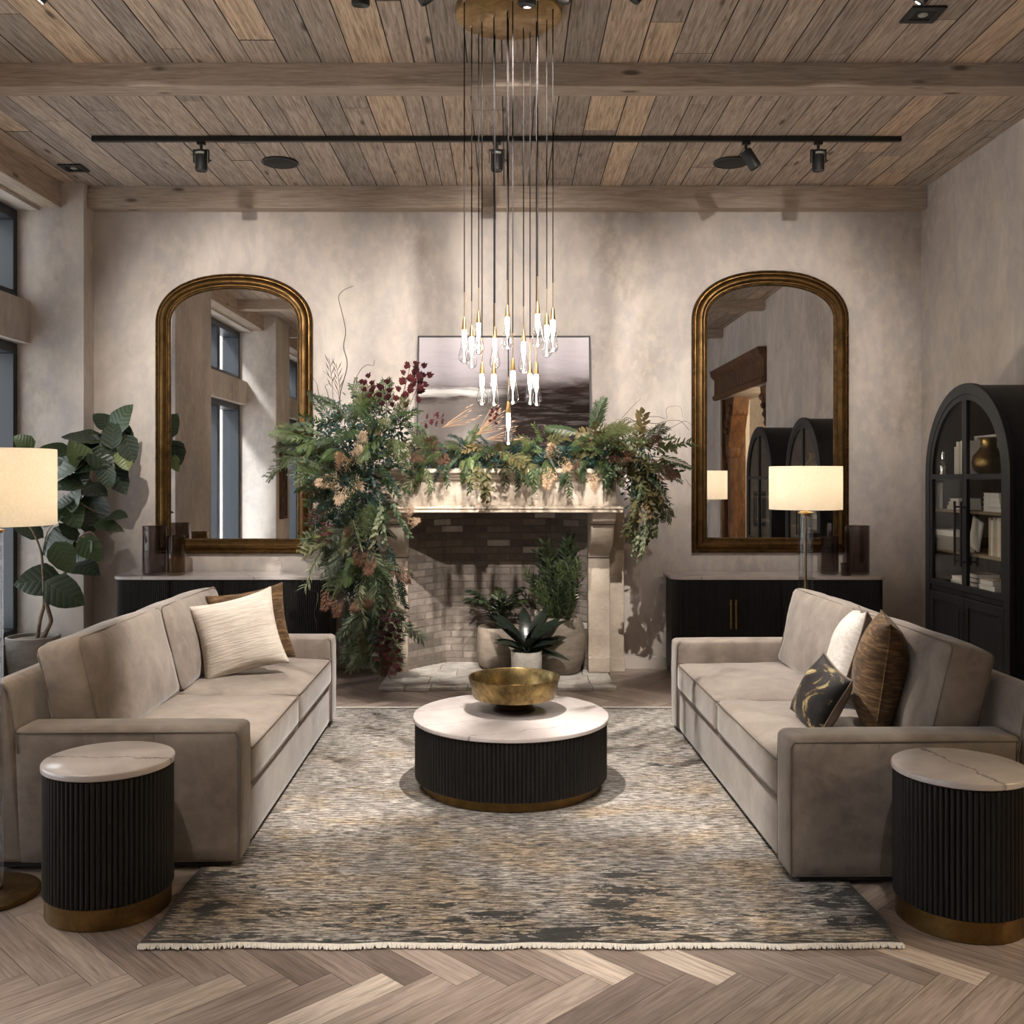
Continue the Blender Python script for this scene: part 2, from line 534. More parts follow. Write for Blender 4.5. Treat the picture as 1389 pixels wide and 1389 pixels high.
M['bronze_vase'] = aged_metal('bronze_vase_metal', srgb(92, 72, 42), srgb(168, 136, 78), .3, 10)
M['crystal'] = simple('silver_candlestick_metal', srgb(220, 216, 208), .15, .9)
M['dark_pot'] = simple('dark_glazed_pot', srgb(44, 46, 38), .35)
M['print_dark'] = simple('dark_art_print', srgb(54, 50, 46), .5)


# ------------------------------------------------------------------ mesh building
class MB:
    def __init__(s):
        s.v, s.f, s.uv, s.tone = [], [], {}, {}

    def add(s, pts, faces, uvs=None, tone=None):
        o = len(s.v)
        s.v.extend(Vector(p) for p in pts)
        for k, f in enumerate(faces):
            if uvs is not None:
                s.uv[len(s.f)] = [uvs[i] for i in f]
            if tone is not None:
                s.tone[len(s.f)] = tone
            s.f.append(tuple(o + i for i in f))
        return s

    def box(s, x0, x1, y0, y1, z0, z1, tone=None):
        p = [(x, y, z) for z in (z0, z1) for y in (y0, y1) for x in (x0, x1)]
        return s.add(p, [(0, 2, 3, 1), (4, 5, 7, 6), (0, 1, 5, 4), (2, 6, 7, 3), (0, 4, 6, 2), (1, 3, 7, 5)], None, tone)

    def prism(s, poly, a0, a1, axis='Y'):
        """extrude a 2D polygon along an axis; poly is (x,z) for Y, (y,z) for X, (x,y) for Z"""
        def mk(p, a):
            return {'Y': (p[0], a, p[1]), 'X': (a, p[0], p[1]), 'Z': (p[0], p[1], a)}[axis]
        n = len(poly)
        pts = [mk(p, a0) for p in poly] + [mk(p, a1) for p in poly]
        fs = [(i, (i + 1) % n, n + (i + 1) % n, n + i) for i in range(n)]
        fs += [tuple(range(n))[::-1], tuple(range(n, 2 * n))]
        return s.add(pts, fs)

    def lathe(s, prof, n=32, c=(0, 0, 0), rmod=None):
        """rings of (radius, z); radius 0 closes to a point"""
        idx, pts, fs = [], [], []
        for (r, z) in prof:
            if r <= 1e-6:
                idx.append([len(pts)]); pts.append((c[0], c[1], c[2] + z))
            else:
                row = []
                for k in range(n):
                    a = 2 * PI * k / n
                    rr = r * (rmod(k) if rmod else 1)
                    row.append(len(pts)); pts.append((c[0] + rr * math.cos(a), c[1] + rr * math.sin(a), c[2] + z))
                idx.append(row)
        for a, b in zip(idx, idx[1:]):
            for k in range(n):
                k2 = (k + 1) % n
                if len(a) == 1 and len(b) == 1:
                    continue
                if len(a) == 1:
                    fs.append((a[0], b[k2], b[k]))
                elif len(b) == 1:
                    fs.append((a[k], a[k2], b[0]))
                else:
                    fs.append((a[k], a[k2], b[k2], b[k]))
        return s.add(pts, fs)

    def tube(s, path, r, n=6, cap=True, closed=False):
        path = [Vector(p) for p in path]
        m = len(path)
        pts, fs = [], []
        up = Vector((0, 0, 1))
        prev = None
        for i, p in enumerate(path):
            if closed:
                t = path[(i + 1) % m] - path[i - 1]
            else:
                t = path[min(i + 1, m - 1)] - path[max(i - 1, 0)]
            t = t.normalized() if t.length > 1e-9 else Vector((0, 0, 1))
            if prev is None:
                x = t.cross(up)
                if x.length < .05:
                    x = t.cross(Vector((1, 0, 0)))
            else:
                x = prev - t * prev.dot(t)
            x.normalize()
            prev = x
            y = t.cross(x)
            rr = r[i] if hasattr(r, '__len__') else r
            for k in range(n):
                a = 2 * PI * k / n
                pts.append(p + x * rr * math.cos(a) + y * rr * math.sin(a))
        for i in range(m if closed else m - 1):
            j = (i + 1) % m
            for k in range(n):
                k2 = (k + 1) % n
                fs.append((i * n + k, i * n + k2, j * n + k2, j * n + k))
        if cap and not closed:
            fs.append(tuple(range(n))[::-1])
            fs.append(tuple((m - 1) * n + k for k in range(n)))
        return s.add(pts, fs)

    def ball(s, c, r, n=8, sq=(1, 1, 1)):
        prof = [(r * math.sin(PI * i / (n // 2)), -r * math.cos(PI * i / (n // 2))) for i in range(n // 2 + 1)]
        o = len(s.v)
        s.lathe(prof, n)
        for i in range(o, len(s.v)):
            p = s.v[i]
            s.v[i] = Vector((c[0] + p.x * sq[0], c[1] + p.y * sq[1], c[2] + p.z * sq[2]))
        return s

    def leaf(s, base, d, up, length, width, bend=.2, fold=.25, seg=4, shape=1.0, uv=False, wavy=0):
        base, d, up = Vector(base), Vector(d).normalized(), Vector(up)
        x = d.cross(up)
        if x.length < 1e-3:
            x = d.orthogonal()
        x.normalize()
        z = x.cross(d)
        pts, fs, uvs = [], [], []
        for i in range(seg + 1):
            t = i / seg
            w = width * .5 * (math.sin(PI * min(1, t ** shape)) ** .75 if 0 < t < 1 else (.08 if t == 0 else .0))
            if wavy:
                w *= 1 + wavy * math.sin(t * 19 + length * 90)
            c = base + d * (length * (t - .12 * bend * t * t)) - z * (length * bend * t * t)
            k = z * (w * fold)
            wob = z * (wavy * .4 * width * math.sin(t * 13 + width * 70)) if wavy else Vector()
            pts += [c - x * w + k + wob, c, c + x * w + k - wob]
            uvs += [(.5 - .5 * w / (width * .5), t), (.5, t), (.5 + .5 * w / (width * .5), t)]
        for i in range(seg):
            a = i * 3
            fs += [(a, a + 1, a + 4, a + 3), (a + 1, a + 2, a + 5, a + 4)]
        return s.add(pts, fs, uvs if uv else None)

    def xform(s, mat, start=0):
        for i in range(start, len(s.v)):
            s.v[i] = mat @ s.v[i]
        return s

    def mesh(s, name, mat, smooth=38, off=None):
        me = bpy.data.meshes.new(name)
        v = [p - off for p in s.v] if off is not None else s.v
        me.from_pydata([tuple(p) for p in v], [], s.f)
        if s.uv:
            l = me.uv_layers.new(name='UVMap')
            for p in me.polygons:
                if p.index in s.uv:
                    for li, u in zip(p.loop_indices, s.uv[p.index]):
                        l.data[li].uv = u
        if s.tone:
            a = me.attributes.new('tone', 'FLOAT', 'FACE')
            for k, t in s.tone.items():
                a.data[k].value = t
        me.materials.append(mat)
        if smooth:
            me.polygons.foreach_set('use_smooth', [True] * len(me.polygons))
            me.set_sharp_from_angle(angle=R(smooth))
        me.update()
        return me

    def build(s, name, mat, parent=None, smooth=38, world=False, bevel=0, bseg=2, sub=0):
        off = parent.location.copy() if (world and parent is not None) else None
        o = bpy.data.objects.new(name, s.mesh(name, mat, smooth, off))
        COL.objects.link(o)
        if parent is not None:
            o.parent = parent
        if bevel:
            b = o.modifiers.new('bevel', 'BEVEL')
            b.width = bevel
            b.segments = bseg
            b.limit_method = 'ANGLE'
            b.angle_limit = R(35)
            b.harden_normals = False
        if sub:
            b = o.modifiers.new('subdivision', 'SUBSURF')
            b.levels = b.render_levels = sub
        return o


def thing(name, label, cat, loc=(0, 0, 0), rz=0, group=None):
    o = bpy.data.objects.new(name, None)
    o.empty_display_size = .1
    COL.objects.link(o)
    o.location = loc
    o.rotation_euler = (0, 0, rz)
    return tag(o, label, cat, group)


def tag(o, label, cat, group=None):
    o['label'] = label
    o['category'] = cat
    if group:
        o['group'] = group
    return o


def struct(name, mb, mat, **kw):
    o = mb.build(name, mat, **kw)
    o['kind'] = 'structure'
    return o


def copy_tree(o, parent=None):
    c = o.copy()
    COL.objects.link(c)
    if parent is not None:
        c.parent = parent
    for ch in list(o.children):
        copy_tree(ch, c)
    return c


def retag(o, label, cat=None, group=None):
    o['label'] = label
    if cat:
        o['category'] = cat
    if group:
        o['group'] = group
    return o


def rcube(a, b, c, r, puff=(0, 0, 0), n=9):
    """rounded box of half sizes a,b,c, centred, its faces puffed outwards by puff"""
    ts = [math.sin(PI / 2 * (2 * i / n - 1)) for i in range(n + 1)]
    half = (a, b, c)
    bm = bmesh.new()
    for ax in range(3):
        for sg in (-1, 1):
            g = []
            for i in range(n + 1):
                row = []
                for j in range(n + 1):
                    p = [0, 0, 0]
                    p[ax] = sg
                    p[(ax + 1) % 3] = ts[i]
                    p[(ax + 2) % 3] = ts[j]
                    q = Vector([p[k] * half[k] for k in range(3)])
                    inn = Vector([max(-(half[k] - r), min(half[k] - r, q[k])) for k in range(3)])
                    d = q - inn
                    q = inn + (d.normalized() * r if d.length > 1e-9 else Vector())
                    for k in range(3):
                        o1, o2 = (k + 1) % 3, (k + 2) % 3
                        w = max(0, 1 - (q[o1] / half[o1]) ** 2) * max(0, 1 - (q[o2] / half[o2]) ** 2)
                        q[k] += puff[k] * w * (q[k] / half[k])
                    row.append(bm.verts.new(q))
                g.append(row)
            for i in range(n):
                for j in range(n):
                    f = (g[i][j], g[i + 1][j], g[i + 1][j + 1], g[i][j + 1])
                    bm.faces.new(f if sg > 0 else f[::-1])
    bmesh.ops.remove_doubles(bm, verts=bm.verts, dist=1e-5)
    mb = MB()
    bm.verts.index_update()
    mb.add([v.co.copy() for v in bm.verts], [tuple(v.index for v in f.verts) for f in bm.faces])
    bm.free()
    return mb


def rect_loop(a, b, z, r=.02, n=4):
    """rounded rectangle path"""
    out = []
    for cx, cy, a0 in ((a - r, b - r, 0), (-a + r, b - r, 90), (-a + r, -b + r, 180), (a - r, -b + r, 270)):
        for k in range(n + 1):
            t = R(a0 + 90 * k / n)
            out.append(Vector((cx + r * math.cos(t), cy + r * math.sin(t), z)))
    return out


# ------------------------------------------------------------------ the room
XL, XR, YB, YF, CZ = -3.61, 3.59, 8.63, -3.0, 4.165

# herringbone floor, one mesh
mb = MB()
PL, PW = .72, .12
s2 = math.sqrt(.5)
rr = random.Random(3)
g = .0008


def plank(cx, cy, ang, L_, W_):
    ca, sa = math.cos(ang), math.sin(ang)
    hx, hy = L_ / 2 - g, W_ / 2 - g
    P = []
    for u, w in ((-hx, -hy), (hx, -hy), (hx, hy), (-hx, hy)):
        P.append((cx + u * ca - w * sa, cy + u * sa + w * ca, 0))
    ou, ov = rr.random() * 40, rr.random() * 40
    uv = [(ou, ov), (ou + L_, ov), (ou + L_, ov + W_), (ou, ov + W_)]
    t = min(1, max(0, rr.gauss(.45, .2)))
    if rr.random() < .07:
        t = rr.uniform(.9, 1)
    mb.add(P, [(0, 1, 2, 3)], uv, t)


# herringbone lattice steps (W, W) and (L, -L), turned so that the zigzag rows run along X
for i in range(-36, 37):
    for j in range(-14, 8):
        u0, v0 = i * PW + j * PL, i * PW - j * PL
        for (cu, cv, an) in ((u0 + PL / 2, v0 + PW / 2, -45), (u0 + PL + PW / 2, v0 + PW - PL / 2, 45)):
            x, y = (cu + cv) * s2, (cv - cu) * s2 + .683
            if -4.2 < x < 4.3 and -3.2 < y < 8.9:
                plank(x, y, R(an), PL, PW)
struct('floor', mb, M['floor'], smooth=0)
mb = MB().box(-4.5, 5.6, YF - .2, YB + .5, -.12, -.002)
struct('floor_underlay', mb, M['gap'])

# ceiling boards, one mesh
mb = MB()
rr = random.Random(12)
x = XL - .62
while x < XR + .1:
    w = rr.choice((.13, .16, .19, .21, .24))
    y = YF
    while y < YB:
        l = rr.uniform(1.1, 3.2)
        y1 = min(YB, y + l)
        ou, ov = rr.random() * 30, rr.random() * 30
        dz = rr.uniform(0, .004)
        z = CZ + dz
        P = [(x + .0035, y + .002, z), (x + w - .0035, y + .002, z), (x + w - .0035, y1 - .002, z), (x + .0035, y1 - .002, z)]
        t = min(1, max(0, rr.gauss(.45, .3)))
        mb.add(P, [(3, 2, 1, 0)], [(ou, ov), (ou, ov + w), (ou + (y1 - y), ov + w), (ou + (y1 - y), ov)], t)
        y = y1
    x += w
struct('ceiling', mb, M['ceiling'], smooth=0)
struct('ceiling_deck', MB().box(-4.5, 5.6, YF - .2, YB + .5, CZ + .006, CZ + .2), M['gap'])


def beam_box(mb, x0, x1, y0, y1, z0, z1, along):
    o = len(mb.f)
    mb.box(x0, x1, y0, y1, z0, z1, tone=rnd.random())
    for k in range(o, len(mb.f)):
        uv = []
        for i in mb.f[k]:
            p = mb.v[i]
            if along == 'X':
                uv.append((p.x + o * .3, (p.y + p.z) * 1.0))
            else:
                uv.append((p.y + o * .3, p.x + p.z))
        mb.uv[k] = uv
    return mb


for i, (y0, y1, z0) in enumerate(((8.5, 8.64, 3.976), (5.99, 6.15, 4.024), (3.2, 3.36, 4.024), (.5, .66, 4.024))):
    o = beam_box(MB(), XL - (0 if i == 0 else .25), XR, y0, y1, z0, CZ + .004, 'X').build('trim_%d' % (i + 1), M['beam'], bevel=.006)
    o['kind'] = 'structure'
o = beam_box(MB(), -4.02, -3.80, YF, YB, 3.955, CZ + .004, 'Y').build('trim_5', M['beam'], bevel=.006)
o['kind'] = 'structure'

# back wall with the firebox opening
FX = -.09          # fireplace centre
mb = MB()
mb.box(-4.4, FX - .86, YB, YB + .3, -.1, CZ + .2)
mb.box(FX + .86, 4.0, YB, YB + .3, -.1, CZ + .2)
mb.box(FX - .86, FX + .86, YB, YB + .3, 1.5, CZ + .2)
struct('wall_back', mb, M['plaster'], smooth=0)

# left wall: piers, header, transom, sill and deep window recesses
mb = MB()
REC = ((6.5, 8.42), (1.85, 5.2), (-2.3, .9))
edges = [YF - .2] + [e for r_ in REC[::-1] for e in r_] + [YB + .05]
for k in range(0, len(edges), 2):
    mb.box(-4.45, XL, edges[k], edges[k + 1], -.1, CZ + .2)
for (y0, y1) in REC:
    mb.box(-4.45, -3.99, y0, y1, 3.93, CZ + .2)
    mb.box(-4.45, -4.06, y0, y1, 2.80, 3.16)
    mb.box(-4.45, -4.12, y0, y1, -.1, .30)
struct('wall_left', mb, M['plaster'], smooth=0)

# window frames
for k, (y0, y1) in enumerate(REC):
    mb = MB()
    pn = MB()
    for (z0, z1) in ((.30, 2.80), (3.16, 3.93)):
        n = 3 if y1 - y0 > 2.5 else 2
        xo, xi = -4.42, -4.17
        b = .085
        mb.box(xo, xi, y0, y1, z0, z0 + b).box(xo, xi, y0, y1, z1 - b, z1)
        for j in range(n + 1):
            yc = y0 + (y1 - y0) * j / n
            ya, yb = max(y0, yc - .065), min(y1, yc + .065)
            mb.box(xo, xi, ya, yb, z0 + b, z1 - b)
        pn.box(-4.305, -4.295, y0, y1, z0 + .02, z1 - .02)
    o = struct('window_%d' % (k + 1), mb, M['steel'], bevel=.006)
    pn.build('pane', M['pane'], o, smooth=0)

# right wall with a thick doorway that the right mirror shows
mb = MB()
DY0, DY1, DZ = .4, 3.4, 3.0
mb.box(XR, XR + .5, DY1, YB + .05, -.1, CZ + .2)
mb.box(XR, XR + .5, YF - .2, DY0, -.1, CZ + .2)
mb.box(XR, XR + .5, DY0, DY1, DZ, CZ + .2)
struct('wall_right', mb, M['plaster'], smooth=0)
mb = MB()
mb.box(5.45, 5.6, -1.0, 5.2, -.1, CZ)
mb.box(XR + .4, 5.6, -1.1, -1.0, -.1, CZ)
mb.box(XR + .4, 5.6, 5.2, 5.3, -.1, CZ)
mb.box(XR + .4, 5.6, -1.1, 5.3, 3.55, CZ)
struct('wall_hallway', mb, M['plaster'], smooth=0)
# front wall behind the camera
mb = MB()
mb.box(-4.4, 4.1, YF - .3, YF, -.1, CZ + .2)
struct('wall_front', mb, M['plaster'], smooth=0)
# baseboards
mb = MB()
for x0, x1 in ((XL, FX - 1.09), (FX + 1.09, XR)):
    mb.box(x0, x1, YB - .018, YB + .002, 0, .11)
struct('baseboard_back', mb, M['baseboard'], bevel=.004)
struct('baseboard_right', MB().box(XR - .018, XR + .002, DY1 + .02, YB, 0, .11), M['baseboard'], bevel=.004)

# carved timber doorway on the right wall
t = thing('carved_door_surround', 'antique carved brown timber doorway set in the right wall, seen in the right mirror', 'door frame', (XR, 1.9, 0))
prof = [(XR - .001, 3.0), (XR - .07, 3.0), (XR - .09, 3.06), (XR - .05, 3.09), (XR - .05, 3.34), (XR - .11, 3.40), (XR - .13, 3.5), (XR - .001, 3.5)]
MB().prism([(p[0], p[1]) for p in prof], DY0 - .25, DY1 + .05, 'Y').build('header', M['teak'], t, world=True, bevel=.006)
for yy, sg in ((DY0, 1), (DY1, -1)):
    mb = MB()
    cy = yy + sg * .147
    mb.box(XR + .02, XR + .42, min(yy + sg * .002, yy + sg * .06), max(yy + sg * .002, yy + sg * .06), 0, 2.998)
    mb.lathe([(.13, 0), (.13, .3), (.1, .33), (.115, .36), (.1, .4), (.1, 1.9), (.115, 1.95), (.1, 2.0), (.14, 2.08), (.14, 2.18)], 12, (XR + .2, cy, 0))
    mb.build('column', M['teak'], t, world=True, bevel=.006)
    mb = MB()
    ys = [.002, .26, .3, .34, .42, .5, .56, .62, .66]
    zs = [2.18, 2.18, 2.3, 2.42, 2.5, 2.68, 2.72, 2.9, 2.998]
    poly = [(yy + sg * a, b) for a, b in zip(ys, zs)] + [(yy + sg * .002, 2.998)]
    mb.prism([(p[0], p[1]) for p in poly], XR + .08, XR + .34, 'X')
    for q in range(4):
        mb.ball((XR + .07, yy + sg * (.2 + .09 * q), 2.45 + .13 * q), .06, 8)
    mb.build('bracket', M['teak'], t, world=True, bevel=.008)
# curtain in the hallway
mb = MB()
P = []
for k in range(90):
    P.append((5.25 + .05 * math.sin(k * .9), 1.4 + k * .03))
mb.prism(P + [(p[0] + .012, p[1]) for p in P[::-1]], .02, 3.4, 'Z')
tag(mb.build('curtain', M['curtain']), 'pale cream curtain in the lit hallway beyond the carved doorway', 'curtain')


# ------------------------------------------------------------------ rug
RCX, RCY, RW, RL = .045, 5.3, 2.69, 3.62
mb = MB()
nx, ny = 60, 80
pts, fs = [], []
for j in range(ny + 1):
    for i in range(nx + 1):
        u, w = i / nx - .5, j / ny - .5
        wob = .005 * math.sin(u * 31) + .003 * math.sin(u * 67 + 1)
        yy = w * RL + (wob if j == 0 else 0)
        xx = u * RW + (.006 * math.sin(w * 40) if i in (0, nx) else 0)
        pts.append((xx, yy, .012))
for j in range(ny):
    for i in range(nx):
        a = j * (nx + 1) + i
        fs.append((a, a + 1, a + nx + 2, a + nx + 1))
mb.add(pts, fs)
ring = [i for i in range(nx + 1)] + [j * (nx + 1) + nx for j in range(1, ny + 1)] + [ny * (nx + 1) + i for i in range(nx - 1, -1, -1)] + [j * (nx + 1) for j in range(ny - 1, 0, -1)]
lo = [(mb.v[i].x, mb.v[i].y, .0005) for i in ring]
o0 = len(mb.v)
mb.v += [Vector(p) for p in lo]
n = len(ring)
for k in range(n):
    mb.f.append((ring[k], o0 + k, o0 + (k + 1) % n, ring[(k + 1) % n]))
rug = tag(mb.build('rug', M['rug'], smooth=60), 'large distressed grey, charcoal and gold wool rug on the herringbone floor', 'rug')
rug.location = (RCX, RCY, 0)
for sg in (-1, 1):
    mb = MB()
    rr = random.Random(5)
    mb.tube([(-RW / 2 + RW * k / 120, sg * RL / 2 + ((.005 * math.sin((k / 120 - .5) * 31) + .003 * math.sin((k / 120 - .5) * 67 + 1)) if sg < 0 else 0) + sg * .004, .010) for k in range(121)], .0055, 6)
    x = -RW / 2
    while x < RW / 2:
        u = x / RW
        wob = (.005 * math.sin(u * 31) + .003 * math.sin(u * 67 + 1)) if sg < 0 else 0
        y0 = sg * RL / 2 + wob
        l = rr.uniform(.012, .020)
        dx = rr.uniform(-.008, .008)
        mb.tube([(x, y0 - sg * .006, .013), (x + dx * .5, y0 + sg * l * .5, .0135), (x + dx, y0 + sg * l, .005)], [.0036, .0046, .003], 4)
        x += .0052
    mb.build('fringe', M['fringe'], rug, smooth=80)


# ------------------------------------------------------------------ sofas
def make_sofa(label, loc, rz, L_=2.56):
    t = thing('sofa', label, 'sofa', loc, rz, 'facing taupe suede sofas')
    h, at_ = L_ / 2, .185
    D = 1.10
    MB().box(.05, D - .06, -h + .03, h - .03, .0145, .045).build('plinth', M['foot'], t, smooth=0)
    q = rcube(.42, h - at_ + .01, .130, .02, (.0, 0, 0), 8).xform(Matrix.Translation((.435, 0, .166)))
    q.build('base', M['suede'], t, smooth=60)
    for sg in (-1, 1):
        ym = sg * (h - at_ / 2)
        q = rcube(.475, at_ / 2, .285, .028, (.004, .006, .006), 9).xform(Matrix.Translation((.475, ym, .320)))
        arm = q.build('arm', M['suede'], t, smooth=60)
        yo = sg * (h - .004)
        pp = MB()
        pp.tube([(.006, yo, .05), (.004, yo, .45), (.006, yo, .562), (.02, yo, .584), (.3, yo + sg * .003, .586), (.7, yo + sg * .003, .586), (.94, yo, .584)], .0042, 5)
        yi = sg * (h - at_ + .006)
        pp.tube([(.006, yi, .05), (.004, yi, .45), (.008, yi, .58), (.03, yi, .597)], .0035, 5)
        pp.tube([(.365, yo + sg * .004, .05), (.365, yo + sg * .008, .3), (.365, yo + sg * .003, .58)], .0022, 4)
        pp.build('piping', M['piping'], arm, smooth=80)
    bp = [(.90, .04), (D, .04), (D, .74), (D - .02, .785), (D - .06, .80), (D - .105, .795), (D - .13, .765)]
    q = MB().prism(bp, -h, h, 'Y')
    bk = q.build('back', M['suede'], t, smooth=40, bevel=.02, bseg=3)
    for sg in (-1, 1):
        pp = MB().tube([(p[0], sg * (h + .001), p[1]) for p in bp[2:]] + [(.93, sg * (h + .001), .5)], .0036, 5)
        pp.build('piping', M['piping'], bk, smooth=80)
    w = (L_ - 2 * at_) / 2
    for sg in (-1, 1):
        c = rcube(.40, w / 2 - .004, .088, .035, (.004, .006, .034), 11)
        rn = random.Random(sg + 5)
        for i, v in enumerate(c.v):
            if v.z > .05:
                v.z += .010 * mnoise.noise(Vector((v.x * 5 + sg * 9, v.y * 5, 1)))
        c.xform(Matrix.Translation((.40, sg * w / 2, .385)))
        s_ = c.build('seat_cushion', M['suede'], t, smooth=60)
        for zz in (.463, .312):
            MB().tube([p + Vector((.40, sg * w / 2, 0)) for p in rect_loop(.397, w / 2 - .006, zz, .03)], .0045, 5, closed=True).build('piping', M['piping'], s_, smooth=80)
        b = rcube(.105, w / 2 - .006, .245, .045, (.035, .008, .012), 11)
        for v in b.v:
            v.x += .014 * mnoise.noise(Vector((v.y * 4 + sg * 7, v.z * 5, v.x * 2)))
            v.z += .012 * mnoise.noise(Vector((v.y * 3 + sg * 3, v.z * 2, 4)))
        pl = [MB().tube([Vector((xx, p.x, p.y)) for p in rect_loop(w / 2 - .016, .236, 0, .04)], .0042, 5, closed=True) for xx in (-.092, .092)]
        tm = Matrix.Translation((.797, sg * w / 2, .695)) @ Matrix.Rotation(R(14), 4, 'Y')
        b_ = b.xform(tm).build('back_cushion', M['suede'], t, smooth=60)
        for p in pl:
            p.xform(tm).build('piping', M['piping'], b_, smooth=80)
    return t


sofa_r = make_sofa('taupe suede sofa in front of the black arched cabinet, holding three pillows', (1.105, 5.285, 0), R(1.35))
sofa_l = make_sofa('taupe suede sofa on the window side, with a cream and a brown pillow', (-1.148, 5.45, 0), R(180.97))


# ------------------------------------------------------------------ pillows
def pillow(name, label, mat, loc, normal, roll, w, h, thick, back=None, group=None, seed=0):
    """loc is the pillow's centre; normal points out of its show side"""
    nrm = Vector(normal).normalized()
    up = Vector((0, 0, 1)) - nrm * nrm.z
    up.normalize()
    right = up.cross(nrm) * -1
    right = nrm.cross(up) * -1
    m3 = Matrix((right, up, nrm)).transposed().to_4x4()
    tm = Matrix.Translation(loc) @ m3 @ Matrix.Rotation(roll, 4, 'Z')
    N_ = 22
    ob = []
    for side in (1, -1):
        mb = MB()
        pts, fs = [], []
        for j in range(N_ + 1):
            for i in range(N_ + 1):
                u = math.sin(PI / 2 * (2 * i / N_ - 1))
                v = math.sin(PI / 2 * (2 * j / N_ - 1))
                x = w / 2 * u * (1 - .10 * (1 - v * v) * u * u)
                y = h / 2 * v * (1 - .10 * (1 - u * u) * v * v)
                e = max(0, (1 - u * u) * (1 - v * v))
                z = side * thick / 2 * e ** .42
                z += .010 * e ** .3 * mnoise.noise(Vector((x * 9 + seed, y * 9, side * 2)))
                z += .05 * w * (abs(u * v)) ** 4 * .4
                pts.append((x, y, z))
        for j in range(N_):
            for i in range(N_):
                a = j * (N_ + 1) + i
                f = (a, a + 1, a + N_ + 2, a + N_ + 1)
                fs.append(f if side > 0 else f[::-1])
        mb.add(pts, fs)
        ob.append(mb)
    t = thing(name, label, 'pillow', loc, 0, group)
    t.rotation_euler = (m3 @ Matrix.Rotation(roll, 4, 'Z')).to_euler()
    ob[0].build('pillow_front', mat, t, smooth=80)
    bb = ob[1].build('pillow_back', back or mat, t, smooth=80)
    N1 = N_ + 1
    ring = [ob[0].v[i] for i in range(N1)] + [ob[0].v[j * N1 + N_] for j in range(1, N1)] + [ob[0].v[N_ * N1 + i] for i in range(N_ - 1, -1, -1)] + [ob[0].v[j * N1] for j in range(N_ - 1, 0, -1)]
    MB().tube(ring, .005, 5, closed=True).build('seam', back or mat, t, smooth=80)
    return t


pillow('throw_pillow', 'cream crinkled linen pillow on the window-side sofa', M['cream'], at(324, 861, 5.86), (.22, -.93, .30), R(13), .48, .46, .18, seed=1)
pillow('throw_pillow', 'dark brown pillow tucked behind the cream pillow', M['brown'], at(340, 850, 6.20), (.25, -.93, .26), R(9), .47, .47, .15, seed=2)
pillow('throw_pillow', 'off-white pillow leaning behind the tall bronze-brown pillow', M['white_fab'], at(1153, 886, 5.20), (-.90, .26, .30), R(4), .48, .48, .22, M['taupe_back'], seed=3)
pillow('throw_pillow', 'tall bronze-brown chenille pillow on the cabinet-side sofa', M['brown'], at(1193, 913, 4.68), (-.93, .27, .14), R(0), .51, .53, .24, seed=4)
pillow('throw_pillow', 'small black and gold velvet pillow at the front of the cabinet-side sofa', M['velvet'], at(1114, 944, 4.64), (-.86, -.16, .42), R(-14), .33, .32, .17, M['taupe_back'], seed=5)


# ------------------------------------------------------------------ fluted tables
def drum(rad, z0, z1, ribs):
    """fluted drum wall: every rib is a half round"""
    k = 6
    n = ribs * k
    mb = MB()
    rm = lambda i: 1 - (.008 / rad) * (1 - math.sin(PI * ((i % k) / k)) ** .7)
    mb.lathe([(0, z0), (rad - .01, z0), (rad, z0 + .004), (rad, z1 - .004), (rad - .01, z1), (0, z1)], n, (0, 0, 0), rm)
    return mb


def slab(rad, z0, z1, n=96):
    return MB().lathe([(0, z0), (rad - .006, z0), (rad, z0 + .004), (rad, z1 - .006), (rad - .002, z1 - .002), (rad - .006, z1), (0, z1)], n)


t = thing('coffee_table', 'round low coffee table with white marble top and black fluted drum', 'table', (.012, 5.335, .0125))
drum(.515, .055, .352, 150).build('fluted_drum', M['ebony'], t, smooth=50)
slab(.525, .353, .378).build('tabletop', M['marble_table'], t)
MB().lathe([(0, 0), (.47, 0), (.475, .004), (.475, .054), (0, .054)], 72).build('base_ring', M['brass_base'], t)
ct = t

t = thing('pedestal_bowl', 'wide hammered brass pedestal bowl on the round marble coffee table', 'bowl', (.03, 5.40, .3912))
MB().lathe([(0, 0), (.105, 0), (.116, .004), (.116, .014), (.104, .024), (.088, .05), (.086, .074), (.0, .074)], 48).build('foot', M['bowl_foot'], t)
MB().lathe([(0, .0745), (.20, .0745), (.221, .078), (.226, .088), (.236, .135), (.249, .183), (.249, .187), (.244, .187), (.240, .182), (.228, .135), (.217, .094), (.205, .086), (0, .084)], 72).build('bowl_body', M['bowl'], t)


def side_table(label, x, y, rz):
    t = thing('side_table', label, 'table', (x, y, 0), rz, 'round fluted side tables')
    drum(.238, .08, .548, 76).build('fluted_drum', M['ebony'], t, smooth=50)
    slab(.243, .5485, .575, 72).build('tabletop', M['marble_side'], t)
    MB().lathe([(0, 0), (.226, 0), (.23, .004), (.23, .0795), (0, .0795)], 64).build('base_ring', M['brass_base'], t)
    return t


side_table('round black fluted side table beside the window-side sofa', -1.545, 3.835, R(-4))
side_table('round black fluted side table beside the cabinet-side sofa', 1.70, 3.735, R(-80))


